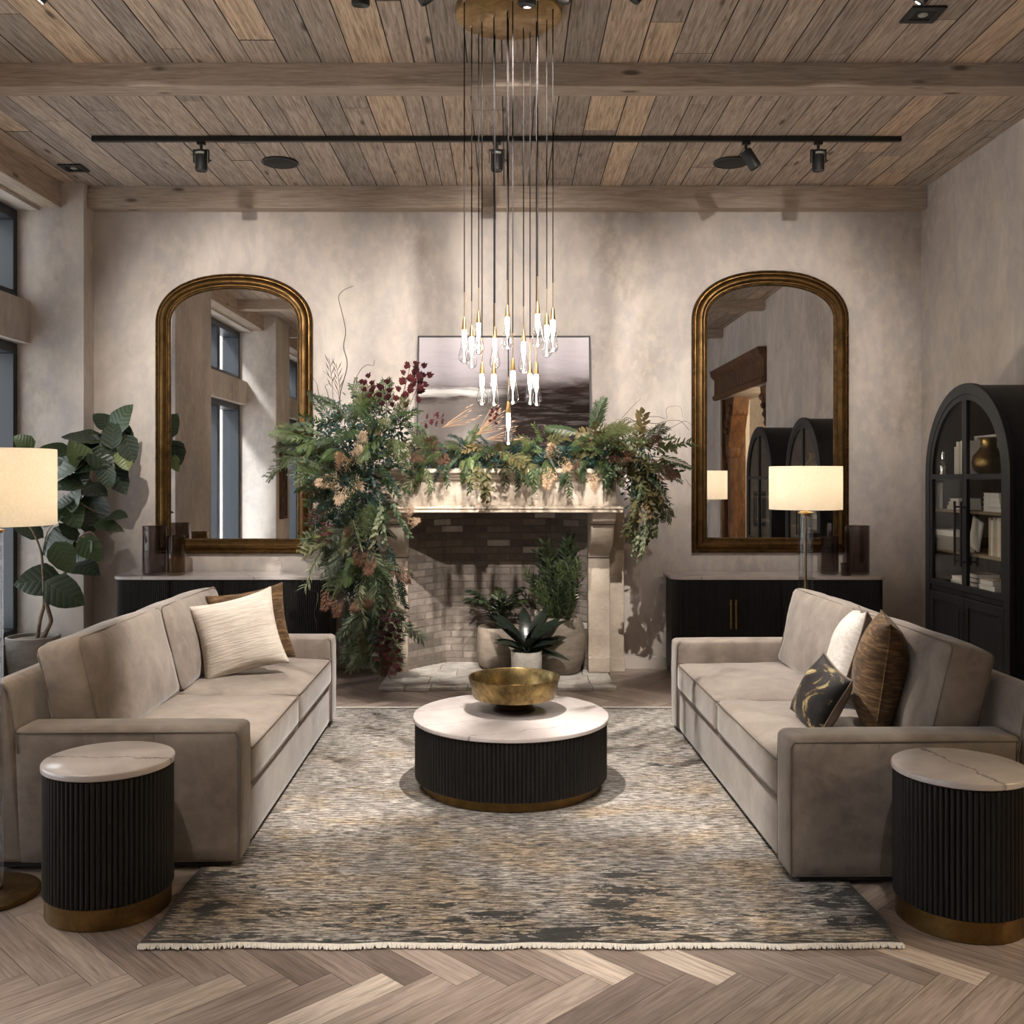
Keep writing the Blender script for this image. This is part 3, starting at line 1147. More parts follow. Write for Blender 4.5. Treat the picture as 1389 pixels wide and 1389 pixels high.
# ------------------------------------------------------------------ floor lamps
def floor_lamp(label, x, y, zs0, zs1, power):
    t = thing('floor_lamp', label, 'lamp', (x, y, 0), 0, 'drum shade floor lamps')
    MB().lathe([(0, 0), (.18, 0), (.185, .004), (.185, .018), (.18, .023), (.05, .026), (.045, .04), (0, .04)], 56).build('base', M['brass_base'], t)
    MB().lathe([(.05, .0405), (.05, zs0 - .03), (.043, zs0 - .03), (.043, .0405)], 32).build('acrylic_column', M['acrylic'], t)
    MB().lathe([(0, .0405), (.009, .0405), (.009, zs0 + .11), (0, zs0 + .11)], 12).build('rod', M['brass'], t)
    MB().lathe([(.0095, zs0 - .052), (.034, zs0 - .05), (.036, zs0 - .03), (.052, zs0 - .0295), (.052, zs0 - .018), (.02, zs0 - .012), (.018, zs0 + .03), (.0095, zs0 + .035)], 24).build('collar', M['brass'], t)
    MB().lathe([(.0095, zs0 + .09), (.02, zs0 + .09), (.022, zs0 + .13), (.034, zs0 + .17), (.034, zs0 + .19), (.02, zs0 + .215), (0, zs0 + .222)], 16).build('bulb', M['bulb'], t)
    r_ = .245
    sh = MB().lathe([(r_, zs0), (r_, zs1), (r_ - .003, zs1), (r_ - .003, zs0), (r_, zs0)], 72).build('lamp_shade', M['shade'], t)
    mb = MB()
    for k in range(3):
        a = 2 * PI * k / 3
        mb.tube([(.012 * math.cos(a), .012 * math.sin(a), zs1 - .05), ((r_ - .004) * math.cos(a), (r_ - .004) * math.sin(a), zs1 - .02)], .002, 4)
    mb.lathe([(0, zs0 + .222), (.006, zs0 + .222), (.006, zs1 - .04), (.014, zs1 - .035), (.014, zs1 - .02), (0, zs1 - .012)], 10)
    mb.build('shade_carrier', M['brass'], sh)
    l = bpy.data.lights.new('lamp_light', 'POINT')
    l.energy = power
    l.color = (1, .87, .70)
    l.shadow_soft_size = .06
    lo = bpy.data.objects.new('lamp_light', l)
    lo.location = (0, 0, zs0 + .25)
    lo.parent = t
    COL.objects.link(lo)
    return t


floor_lamp('floor lamp with lit cream drum shade by the windows, cut off by the photo edge', -2.055, 3.925, 1.468, 1.77, 38)
floor_lamp('floor lamp with lit cream drum shade in front of an arched gold mirror', 2.045, 6.83, 1.442, 1.738, 17)


# ------------------------------------------------------------------ sideboards
def sideboard(label, x0, x1, hoff):
    cx = (x0 + x1) / 2
    hw = (x1 - x0) / 2
    d = .45
    t = thing('sideboard', label, 'sideboard', (cx, 8.60, 0), 0, 'black tambour sideboards')
    rc = .10

    def outline(off, ribs=False):
        pts = [(-hw - off, 0)]
        path = [(-hw - off, -d + rc)]
        for k in range(1, 9):
            a = PI + PI / 2 * k / 8
            path.append((-hw + rc + (rc + off) * math.cos(a), -d + rc + (rc + off) * math.sin(a)))
        path.append((hw - rc, -d - off))
        for k in range(1, 9):
            a = -PI / 2 + PI / 2 * k / 8
            path.append((hw - rc + (rc + off) * math.cos(a), -d + rc + (rc + off) * math.sin(a)))
        if not ribs:
            return pts + path + [(hw + off, 0)]
        # resample and flute
        segs = [(Vector(a), Vector(b)) for a, b in zip(path, path[1:])]
        tot = sum((b - a).length for a, b in segs)
        nr = int(tot / .0165)
        out, k = [], 5
        for i in range(nr * k + 1):
            s_ = tot * i / (nr * k)
            for a, b in segs:
                l = (b - a).length
                if s_ <= l + 1e-9:
                    p = a.lerp(b, min(1, s_ / l))
                    dr = (b - a).normalized()
                    break
                s_ -= l
            nrm = Vector((dr.y, -dr.x))
            p = p + nrm * (.007 * (math.sin(PI * (i % k) / k)) - .004)
            out.append((p.x, p.y))
        return [(-hw + .02, -.001)] + out + [(hw - .02, -.001)]
    MB().prism(outline(-.012, True), .06, .822, 'Z').build('tambour_body', M['ebony'], t, smooth=45)
    MB().prism(outline(-.03), 0, .0595, 'Z').build('plinth', M['foot'], t)
    MB().prism(outline(.006), .8225, .85, 'Z').build('marble_top', M['marble_board'], t, bevel=.003)
    for sx in (-hoff, hoff):
        for ds in (-.021, .021):
            mb = MB().box(sx + ds - .007, sx + ds + .007, -d - .022, -d - .010, .42, .66)
            mb.box(sx + ds - .005, sx + ds + .005, -d - .012, -d + .02, .45, .465).box(sx + ds - .005, sx + ds + .005, -d - .012, -d + .02, .615, .63)
            mb.build('handle', M['brass'], t, bevel=.002)
    # thin dark split lines between the sliding doors
    for sx in (-hoff, 0, hoff):
        MB().box(sx - .0025, sx + .0025, -d - .0005, -d + .03, .065, .82).build('door_gap', M['gap'], t, smooth=0)
    return t


sideboard('black fluted sideboard with pale marble top under the mirror near the windows', -3.265, -1.475, .43)
sideboard('black fluted sideboard with pale marble top behind the cabinet-side sofa and lit lamp', 1.345, 3.115, .385)


# ------------------------------------------------------------------ vases
def vase(name, label, x, y, r_, h, mat, ribs=0, group=None):
    t = thing(name, label, 'vase', (x, y, .8505), 0, group)
    prof = [(0, .0), (r_ * .94, 0), (r_, .006), (r_, h), (r_ - .006, h), (r_ - .006, .022), (0, .02)]
    n = 48
    rm = (lambda k: 1 - .035 * (k % 3 == 0)) if ribs else None
    MB().lathe(prof, n, (0, 0, 0), rm).build('vase_body', mat, t, smooth=50)
    MB().tube([(r_ * math.cos(a * PI / 18), r_ * math.sin(a * PI / 18), h) for a in range(36)], .0035, 5, closed=True).build('rim', mat, t)
    return t


vase('glass_vase', 'tall smoky ribbed glass vase at the window end of the window-side sideboard', at(210, 780, 8.32).x, 8.32, .100, .405, M['smoke'], 1, 'smoked glass vases')
vase('glass_vase', 'amber-tinted smoky glass vase, shorter, beside the taller vase near the windows', at(239, 780, 8.30).x, 8.30, .074, .325, M['amber'], 1, 'smoked glass vases')
vase('glass_vase', 'tall smoky ribbed glass vase at the cabinet end of the sideboard behind the lamp', at(1164, 778, 8.36).x, 8.38, .100, .405, M['smoke'], 1, 'smoked glass vases')
vase('glass_vase', 'narrow dark glass vase just right of the lamp pole', at(1126.5, 778, 8.36).x, 8.38, .073, .315, M['smoke'], 1, 'smoked glass vases')
vase('glass_votive', 'very small smoky glass votive between the two vases beside the lamp', at(1147, 778, 8.25).x, 8.24, .042, .10, M['smoke'], 1, 'smoked glass vases')


# ------------------------------------------------------------------ mirrors
def mirror(label, cx, z0, w, h):
    t = thing('wall_mirror', label, 'mirror', (cx, 8.628, z0), 0, 'arched gold mirrors')
    hw = w / 2
    a, b = hw, .44
    pts = [(-hw, 0), (-hw, .5 * (h - b)), (-hw, h - b)]
    ex = 2.25
    for k in range(1, 48):
        th = PI - PI * k / 48
        c, s = math.cos(th), math.sin(th)
        pts.append((a * math.copysign(abs(c) ** (2 / ex), c), h - b + b * abs(s) ** (2 / ex)))
    pts += [(hw, h - b), (hw, .5 * (h - b)), (hw, 0)]
    P = [Vector(p) for p in pts]
    n = len(P)

    def inset(u):
        out = []
        for i in range(n):
            e0 = (P[i] - P[i - 1]).normalized()
            e1 = (P[(i + 1) % n] - P[i]).normalized()
            n0, n1 = Vector((e0.y, -e0.x)), Vector((e1.y, -e1.x))
            m_ = n0 + n1
            m_ = m_ / max(.3, m_.dot(n0))
            out.append(P[i] + m_ * u)
        return out
    prof = [(0, 0), (0, .024), (.008, .036), (.02, .040), (.024, .034), (.032, .034), (.045, .052), (.062, .066), (.078, .066), (.092, .054), (.1, .04), (.106, .04), (.112, .030), (.124, .028), (.132, .018), (.132, 0)]
    fr = None
    for part, a0, a1, mt in (('gilt_frame', 4, 11, 'gold'), ('outer_moulding', 0, 4, 'gold_dark'), ('inner_moulding', 11, 15, 'gold_dark')):
        pr_ = prof[a0:a1 + 1]
        V, Fc = [], []
        for (u, d) in pr_:
            V += [(p.x, -d, p.y) for p in inset(u)]
        for r0 in range(len(pr_) - 1):
            for i in range(n):
                j = (i + 1) % n
                Fc.append((r0 * n + i, r0 * n + j, (r0 + 1) * n + j, (r0 + 1) * n + i))
        o_ = MB().add(V, Fc).build(part, M[mt], t if fr is None else fr, smooth=40)
        fr = fr or o_

    def beads(u, d, r_):
        loop = inset(u)
        mb = MB()
        acc = 0
        for i in range(n):
            A, B = loop[i], loop[(i + 1) % n]
            l = (B - A).length
            s_ = acc
            while s_ < l:
                p = A.lerp(B, s_ / l)
                mb.ball((p.x, -d, p.y), r_, 6)
                s_ += r_ * 2.25
            acc = s_ - l
        return mb
    beads(.013, .040, .0085).build('bead_border', M['gold_dark'], fr, smooth=80)
    beads(.119, .030, .006).build('bead_border', M['gold_dark'], fr, smooth=80)
    row = inset(.128)
    mb = MB().add([(p.x, -.012, p.y) for p in row], [tuple(range(n))])
    mb.build('mirror_glass', M['mirror'], t, smooth=0)
    return t


mirror('large arched antique gold mirror above the sideboard near the windows', -2.385, 1.003, 1.362, 2.43)
mirror('large arched antique gold mirror behind the lit floor lamp', 2.272, 1.012, 1.362, 2.45)


# ------------------------------------------------------------------ fireplace
fp = thing('fireplace', 'large carved pale limestone fireplace with brick firebox on the back wall', 'fireplace', (FX, YB, 0))


def wbuild(mb, name, mat, par=None, **kw):
    par = par or fp
    mb.v = [p - fp.location for p in mb.v]
    return mb.build(name, mat, par, **kw)


# brick firebox: angled cheeks, back and ceiling, each face mapped in metres
mb = MB()
yf, ybk, zt = 8.42, 8.80, 1.48
xa, xb = .757, .465


def bquad(p0, p1, z0, z1, u0):
    l = (Vector(p1) - Vector(p0)).length
    nn = 12
    for k in range(nn):
        a = Vector(p0).lerp(Vector(p1), k / nn)
        b = Vector(p0).lerp(Vector(p1), (k + 1) / nn)
        ua, ub = u0 + l * k / nn, u0 + l * (k + 1) / nn
        mb.add([(a.x, a.y, z0), (b.x, b.y, z0), (b.x, b.y, z1), (a.x, a.y, z1)], [(0, 1, 2, 3)], [(ua, z0), (ub, z0), (ub, z1), (ua, z1)])


bquad((FX - xa, yf), (FX - xb, ybk), 0, zt, 0)
bquad((FX - xb, ybk), (FX + xb, ybk), 0, zt, .479)
bquad((FX + xb, ybk), (FX + xa, yf), 0, zt, 1.409)
mb.add([(FX - xa, yf, zt), (FX + xa, yf, zt), (FX + xb, ybk, zt), (FX - xb, ybk, zt)], [(0, 1, 2, 3)], [(0, 0), (1.5, 0), (1.3, .4), (.2, .4)])
wbuild(mb, 'brick_firebox', M['brick'], smooth=0)
# closed masonry behind the bricks
mb = MB().box(FX - .86, FX + .86, 8.82, 8.95, -.05, 1.6).box(FX - .86, FX - .80, 8.64, 8.9, -.05, 1.6).box(FX + .80, FX + .86, 8.64, 8.9, -.05, 1.6).box(FX - .86, FX + .86, 8.60, 8.9, 1.5, 1.6)
wbuild(mb, 'masonry_core', M['gap'], smooth=0)

# hearth
mb = MB()
rr = random.Random(4)
x = FX - .925
while x < FX + .93:
    w = min(FX + .935 - x, rr.uniform(.18, .3))
    if FX + .935 - (x + w) < .08:
        w = FX + .935 - x
    mb.box(x + .003, x + w - .003, 7.72 + rr.uniform(-.012, .012), 7.86, 0, .030 + rr.uniform(-.003, .003))
    x += w
y = 7.863
while y < 8.78:
    l = min(rr.uniform(.22, .34), 8.82 - y)
    x = FX - .92
    while x < FX + .92:
        w = min(rr.uniform(.35, .6), FX + .925 - x)
        mb.box(x + .002, x + w - .002, y + .002, y + l - .002, 0, .029 + rr.uniform(-.003, .003))
        x += w
    y += l
ho = wbuild(mb, 'hearth', M['hearth'], bevel=.008)

# legs with scrolled consoles
for sg in (-1, 1):
    xi, xo = (FX + sg * .757, FX + sg * .942)
    x0, x1 = min(xi, xo), max(xi, xo)
    leg = MB()
    prof = [(8.64, .030), (8.30, .030), (8.30, .155), (8.325, .165), (8.335, .98), (8.325, 1.0), (8.29, 1.035), (8.23, 1.065), (8.14, 1.095), (8.07, 1.135), (8.03, 1.18), (8.01, 1.23), (8.01, 1.285), (7.99, 1.29), (7.92, 1.30), (7.88, 1.32), (7.86, 1.385), (8.64, 1.385)]
    leg.prism(prof, x0, x1, 'X')
    lg = wbuild(leg, 'console_leg', M['stone'], bevel=.008, smooth=30)
    sm = MB()
    for (yy, zz) in ((8.325, .992), (8.006, 1.283)):
        sm.box(x0 - .0015, x1 + .0015, yy - .004, yy + .2, zz - .003, zz + .003)
    wbuild(sm, 'joint', M['gap'], lg, smooth=0)
    a, b = min(FX + sg * .942, FX + sg * 1.08), max(FX + sg * .942, FX + sg * 1.08)
    wbuild(MB().box(a, b, 8.50, 8.64, 0, 1.39).box(a - .004, b + .006, 8.49, 8.64, 0, .12), 'side_pilaster', M['stone'], bevel=.006)

# hood: lower moulding, sloping frieze, upper mouldings, shelf
def ring(mb, prof, xh):
    """sweep a (projection, z) profile round the front and both ends"""
    rows = []
    for (yy, zz) in prof:
        e = 7.75 - yy
        rows.append([(FX - xh - e, YB + .005, zz), (FX - xh - e, yy, zz), (FX + xh + e, yy, zz), (FX + xh + e, YB + .005, zz)])
    V = [p for r_ in rows for p in r_]
    Fc = []
    for k in range(len(rows) - 1):
        for i in range(3):
            Fc.append((k * 4 + i, k * 4 + i + 1, k * 4 + 4 + i + 1, k * 4 + 4 + i))
    Fc.append((3, 2, 1, 0))
    k = (len(rows) - 1) * 4
    Fc.append((k, k + 1, k + 2, k + 3))
    return mb.add(V, Fc)


XH = .985
wbuild(ring(MB(), [(7.80, 1.3855), (7.765, 1.3855), (7.752, 1.392), (7.752, 1.406), (7.768, 1.412), (7.748, 1.42), (7.748, 1.432), (7.772, 1.440), (7.80, 1.447)], XH), 'lower_moulding', M['stone'], smooth=25)
wbuild(ring(MB(), [(7.80, 1.4475), (7.795, 1.46), (7.80, 1.636), (7.81, 1.6365)], XH), 'frieze', M['stone'], smooth=25)
wbuild(ring(MB(), [(7.80, 1.637), (7.775, 1.645), (7.765, 1.655), (7.765, 1.664), (7.745, 1.670), (7.735, 1.684), (7.718, 1.692), (7.70, 1.70), (7.70, 1.728), (7.712, 1.732)], XH), 'mantel_shelf', M['stone'], smooth=25)
wbuild(MB().box(FX + .835, FX + .839, 7.7935, 7.9, 1.45, 1.635), 'joint', M['gap'], smooth=0)

# ------------------------------------------------------------------ painting on the mantel
pt = thing('landscape_painting', 'abstract stormy landscape painting with thin dark frame, leaning on the mantel', 'painting', (-.04, 8.40, 1.7365))
pt.rotation_euler = (R(-9.2), 0, 0)
W, H = 1.49, 1.165
MB().add([(-W / 2 + .012, -.012, .012), (W / 2 - .012, -.012, .012), (W / 2 - .012, -.012, H - .012), (-W / 2 + .012, -.012, H - .012)], [(0, 1, 2, 3)], [(0, 0), (1, 0), (1, 1), (0, 1)]).build('canvas', M['canvas'], pt, smooth=0)
MB().box(-W / 2, W / 2, -.02, .02, 0, .013).box(-W / 2, W / 2, -.02, .02, H - .013, H).box(-W / 2, -W / 2 + .013, -.02, .02, .013, H - .013).box(W / 2 - .013, W / 2, -.02, .02, .013, H - .013).box(-W / 2 + .013, W / 2 - .013, -.008, .012, .013, H - .013).build('frame', M['frame_black'], pt)

# ------------------------------------------------------------------ track lighting
def spot(par, loc, target, power, size=40, blend=.35, col=(1, .93, .86), soft=.02):
    l = bpy.data.lights.new('spot_beam', 'SPOT')
    l.energy = power
    l.spot_size = R(size)
    l.spot_blend = blend
    l.color = col
    l.shadow_soft_size = soft
    o = bpy.data.objects.new('spot_beam', l)
    COL.objects.link(o)
    o.location = loc
    o.rotation_euler = (Vector(target) - Vector(loc)).to_track_quat('-Z', 'Y').to_euler()
    return o


TY, TZ = 7.28, CZ - .001
mb = MB().box(at(125, 190, TY).x, at(1222, 190, TY).x, TY - .018, TY + .018, TZ - .036, TZ)
tr = tag(mb.build('lighting_track', M['black'], bevel=.002), 'long black lighting track across the planked ceiling over the back of the room', 'track')
T2Y = 4.72
tag(MB().box(-2.6, 2.4, T2Y - .018, T2Y + .018, TZ - .036, TZ).build('lighting_track', M['black'], bevel=.002), 'black lighting track at the top edge of the photo, over the brass canopy', 'track')


def track_head(label, x, y, yoke=True, tilt=0.0, az=0.0, group='black track spotlights', drop=.0):
    """a cylindrical spot head; tilt leans the barrel from straight down towards azimuth az"""
    t = thing('track_spotlight', label, 'spotlight', (x, y, TZ - .037), 0, group)
    MB().box(-.03, .03, -.016, .016, -.022, -.0005).lathe([(0, -.062 - drop), (.011, -.062 - drop), (.011, -.0225), (0, -.0225)], 12).build('adapter', M['black'], t, bevel=.002)
    rot = Matrix.Translation((0, 0, -.075 - drop)) @ Matrix.Rotation(az, 4, 'Z') @ Matrix.Rotation(-tilt, 4, 'Y')
    L_ = .135
    b = MB().lathe([(0, .01), (.04, .01), (.044, .004), (.044, -L_), (.04, -L_ - .004), (.037, -L_), (.034, -L_ + .03), (0, -L_ + .03)], 28)
    b.xform(rot)
    bd = b.build('lamp_head', M['black'], t)
    ln = MB().lathe([(0, -L_ + .0295), (.033, -L_ + .0295), (.033, -L_ + .024), (0, -L_ + .024)], 20).xform(rot)
    ln.build('lens', M['lens'], bd)
    if yoke:
        q = MB().box(-.058, .058, -.012, .012, -.0665 - drop, -.0575 - drop).box(-.058, -.052, -.012, .012, -.155 - drop, -.0665 - drop).box(.052, .058, -.012, .012, -.155 - drop, -.0665 - drop)
        q.build('yoke', M['black'], t, bevel=.002)
        pts, fs = [], []
        for k in range(9):
            a = R(-90 - 42 + 84 * k / 8)
            for zz in (-.098 - drop, -.082 - drop):
                pts.append((.0452 * math.cos(a), .0452 * math.sin(a), zz))
        fs = [(2 * k, 2 * k + 2, 2 * k + 3, 2 * k + 1) for k in range(8)]
        MB().add(pts, fs).build('label_strip', M['stripe'], bd)
        MB().tube([(.058, 0, -.135 - drop), (.073, 0, -.139 - drop)], .006, 8).build('knob', M['black'], t)
    d = rot.to_3x3() @ Vector((0, 0, -1))
    p = Vector((x, y, TZ - .037)) + rot @ Vector((0, 0, -L_ - .01))
    return t, p, d


H1 = track_head('black spotlight nearest the windows, hanging straight from the long track', at(273, 200, TY).x, TY)
H2 = track_head('black spotlight at the middle of the long track, behind the pendant cords', at(674, 200, TY).x, TY)
H3 = track_head('black tilted spotlight overlapping a round ceiling speaker on the long track', at(1012, 200, TY).x, TY, False, R(32), 0)
H4 = track_head('black spotlight hanging straight near the cabinet-side end of the long track', at(1110, 200, TY).x, TY)
edge = []
for i, (px, tl, az) in enumerate(((73, 38, 180), (488, 12, 90), (560, 35, 20), (715, 10, 90), (777, 25, 200), (882, 40, 170), (1272, 40, 160))):
    words = ['at the top edge nearest the windows', 'at the top edge, second to the window side of the brass canopy', 'at the top edge, next to the brass canopy on its window side', 'overlapping the middle of the brass canopy', 'at the cabinet-side rim of the brass canopy', 'at the top edge, clear of the brass canopy on its cabinet side', 'beside the slot-shaped downlight']
    edge.append(track_head('black ceiling spotlight ' + words[i], (px - VX) * T2Y / F, T2Y, False, R(tl), R(az), 'spotlights cut off at the top edge', .0))

# round ceiling speakers and recessed lights
for px, lab in ((380, 'round black ceiling speaker between two track spotlights, nearer the windows'), (992, 'round black ceiling speaker partly behind the tilted spotlight')):
    x = (px - VX) * 7.86 / F
    t = thing('ceiling_speaker', lab, 'speaker', (x, 7.86, CZ - .012), 0, 'round ceiling speakers')
    MB().lathe([(0, .0), (.125, .0), (.128, .001), (.128, .011), (0, .011)], 40).build('grille', M['grille'], t)
    MB().lathe([(.1285, -.001), (.14, -.001), (.142, .002), (.142, .0115), (.1285, .0115)], 40).build('rim', M['black'], t)
for px, py, d, lab in ((100, 227, 8.0, 'small square black recessed downlight in the ceiling corner by the windows'), (1252, 19, 5.36, 'small square black recessed downlight at the top right of the ceiling')):
    p = at(px, py, d)
    t = thing('recessed_downlight', lab, 'downlight', (p.x, d, CZ - .010), 0, 'square recessed downlights')
    w = .092
    MB().box(-w, w, -w, -.055, 0, .012).box(-w, w, .055, w, 0, .012).box(-w, -.055, -.055, .055, 0, .012).box(.055, w, -.055, .055, 0, .012).build('trim', M['black'], t)
    MB().box(-.055, .055, -.055, .055, .006, .012).build('baffle', M['grille'], t, smooth=0)
    MB().lathe([(0, .0005), (.024, .0005), (.026, .002), (.026, .0058), (0, .0058)], 20).build('lens', M['stripe'], t)


# ------------------------------------------------------------------ chandelier
ch = thing('cluster_chandelier', 'brass cluster chandelier of fifteen lit glass drops on long cords above the coffee table', 'chandelier', (.0, 5.30, CZ))
MB().lathe([(0, -.045), (.275, -.045), (.283, -.041), (.285, -.036), (.285, -.004), (0, -.004)], 72).build('canopy', M['brass'], ch)
DR = [(120, 245, 605), (180, 308, 655), (237, 195, 565), (370, 320, 678), (472, 142, 515), (605, 350, 685), (720, 115, 490), (795, 210, 555), (845, 165, 525),
      (265, 610, 980), (362, 610, 965), (517, 580, 955), (658, 612, 965), (710, 612, 965), (480, 930, 1275)]
drop_lights = []
for i, (cx, ct_, cb) in enumerate(DR):
    px, py = 610 + cx / 6.0375, 390 + ct_ / 6.0375
    d = 5.30 + (-.18, .1, .19, .2, -.08, .12, -.19, .02, -.1, .05, -.02, -.2, .17, .04, .0)[i]
    p = at(px, py, d) - Vector((0, 5.30, CZ))
    z1 = p.z
    c = (p.x, p.y, 0)
    dz = lambda q: (q[0], z1 + q[1])
    g_ = MB().lathe([dz(q) for q in ((0, -.066), (.0135, -.066), (.0155, -.09), (.018, -.13), (.023, -.165), (.029, -.19), (.030, -.205), (.025, -.222), (.013, -.234), (0, -.239))], 20, c)
    g_ = g_.build('glass_drop', M['drop'], ch, smooth=80)
    MB().lathe([dz(q) for q in ((0, -.0662), (.0105, -.0662), (.0115, -.09), (.0108, -.12), (.0075, -.145), (.003, -.165), (.0012, -.18), (.0012, -.218), (.006, -.224), (.005, -.230), (0, -.233))], 14, c).build('light_core', M['led'], g_, smooth=80)
    MB().lathe([dz(q) for q in ((0, 0), (.0055, 0), (.0085, -.012), (.0125, -.05), (.0138, -.0658), (0, -.0658))], 18, c).build('brass_cap', M['brass'], g_, smooth=60)
    MB().lathe([dz(q) for q in ((0, .0005), (.0024, .0005), (.0024, .13), (0, .13))], 8, c).build('stem', M['brass'], g_)
    MB().lathe([(0, z1 + .1305), (.0030, z1 + .1305), (.0030, -.0535), (0, -.0535)], 8, c).build('cord', M['cord'], ch)
    MB().lathe([(0, -.0455), (.007, -.0455), (.006, -.053), (0, -.053)], 10, c).build('cord_grip', M['crystal'], ch)


# ------------------------------------------------------------------ arched cabinets
CW, CD, CH = 1.22, .47, 2.29


def make_cabinet(label, loc):
    t = thing('arched_cabinet', label, 'cabinet', loc, 0, 'black arched display cabinets')
    hw, sp = CW / 2, CH - CW / 2

    def arch(r_, n=28):
        return [(r_ * math.cos(PI - PI * k / n), sp + r_ * math.sin(PI - PI * k / n)) for k in range(n + 1)]
    # carcass shell: barrel top and sides, thickness .035, x from 0 (front) to CD (back); local Y is the width
    def shell(r0, r1, x0, x1, zb):
        o = [(-r1, zb)] + arch(r1) + [(r1, zb)]
        i_ = [(-r0, zb)] + arch(r0) + [(r0, zb)]
        n = len(o)
        V = [(x0, p[0], p[1]) for p in o] + [(x0, p[0], p[1]) for p in i_] + [(x1, p[0], p[1]) for p in o] + [(x1, p[0], p[1]) for p in i_]
        Fc = []
        for k in range(n - 1):
            Fc += [(k, k + 1, n + k + 1, n + k), (2 * n + k, 3 * n + k, 3 * n + k + 1, 2 * n + k + 1), (k, 2 * n + k, 2 * n + k + 1, k + 1), (n + k, n + k + 1, 3 * n + k + 1, 3 * n + k)]
        Fc += [(0, n, 3 * n, 2 * n), (n - 1, 3 * n - 1, 4 * n - 1, 2 * n - 1)]
        return MB().add(V, Fc)
    shell(hw - .03, hw, .03, CD, .08).build('carcass', M['cabinet'], t, smooth=30)
    shell(hw - .062, hw + .012, -.004, .0295, .08).build('arch_frame', M['cabinet'], t, smooth=30, bevel=.004)
    MB().prism([(-hw + .031, .08)] + arch(hw - .031) + [(hw - .031, .08)], CD - .02, CD - .004, 'X').build('back_panel', M['cabinet'], t, smooth=0)
    MB().box(.02, CD, -hw + .02, hw - .02, 0, .0795).build('plinth', M['cabinet'], t)
    MB().box(.01, CD - .021, -hw + .031, hw - .031, .845, .88).build('waist_rail', M['cabinet'], t, bevel=.003)
    MB().box(.035, CD - .021, -hw + .031, hw - .031, .10, .125).build('bottom_board', M['cabinet'], t)
    for z in (1.125, 1.415):
        MB().box(.05, CD - .021, -hw + .031, hw - .031, z, z + .018).build('shelf', M['shelf'], t)
    MB().box(.05, CD - .021, -hw + .031, hw - .031, sp - .035, sp).build('shelf', M['cabinet'], t)
    for sg in (-1, 1):
        # glass door
        y0, y1 = (.002, hw - .064) if sg > 0 else (-hw + .064, -.002)
        ri = hw - .064
        st = .038
        fr = MB()
        a0, a1 = (0, 14) if sg < 0 else (14, 28)
        full = [(ri * math.cos(PI - PI * k / 28), sp + ri * math.sin(PI - PI * k / 28)) for k in range(29)]
        inn = [((ri - st) * math.cos(PI - PI * k / 28), sp + (ri - st) * math.sin(PI - PI * k / 28)) for k in range(29)]
        seg = range(a0, a1 + 1)
        for k in list(seg)[:-1]:
            q = [full[k], full[k + 1], inn[k + 1], inn[k]]
            fr.add([(x, p[0], p[1]) for x in (.0, .026) for p in q], [(0, 1, 2, 3), (7, 6, 5, 4), (0, 4, 5, 1), (2, 6, 7, 3)])
        yo = (y1 - st, y1) if sg > 0 else (y0, y0 + st)
        fr.box(.0, .026, yo[0], yo[1], .885, sp)
        fr.box(.0, .026, min(.002 * sg, sg * .032), max(.002 * sg, sg * .032), .885, sp + ri - .002)
        fr.box(.0, .026, y0 + .03, y1 - .03, .885, .925)
        fr.box(.0, .026, y0 + .03, y1 - .03, sp - .03, sp + .005)
        d = fr.build('glass_door', M['cabinet'], t, smooth=20)
        pp = [(sg * .012, .9)] + [(p[0] * .97, sp + (p[1] - sp) * .97) for p in (full[14:] if sg > 0 else full[:15][::-1])] + [(sg * ri * .97, .9)]
        MB().prism(pp, .011, .015, 'X').build('pane', M['pane'], d, smooth=0)
        h = MB().box(-.05, -.036, sg * .048 - .007, sg * .048 + .007, 1.06, 1.50)
        for zz in (1.09, 1.46):
            h.box(-.037, .0, sg * .048 - .006, sg * .048 + .006, zz - .006, zz + .006)
        h.build('handle', M['black'], d, bevel=.002)
        # lower door
        ya, yb = (.003, hw - .066) if sg > 0 else (-hw + .066, -.003)
        dd = MB().box(.006, .028, ya, yb, .13, .84)
        for (a, b, c, e) in ((ya, ya + .06, .13, .84), (yb - .06, yb, .13, .84), (ya + .06, yb - .06, .13, .19), (ya + .06, yb - .06, .78, .84)):
            dd.box(-.003, .006, a, b, c, e)
        dd = dd.build('lower_door', M['cabinet'], t, bevel=.002)
        h = MB().box(-.032, -.022, sg * .03 - .005, sg * .03 + .005, .36, .76)
        for zz in (.39, .73):
            h.box(-.023, -.002, sg * .03 - .004, sg * .03 + .004, zz - .005, zz + .005)
        h.build('handle', M['steel'], dd, bevel=.002)
    return t


CX, CY = 3.10, 6.75
cab = make_cabinet('black arched glass-door cabinet standing against the right wall', (CX, CY, 0))
cab2 = copy_tree(cab)
cab2.location = (CX, 4.93, 0)
retag(cab2, 'second black arched cabinet, outside the frame and only seen in the right mirror')


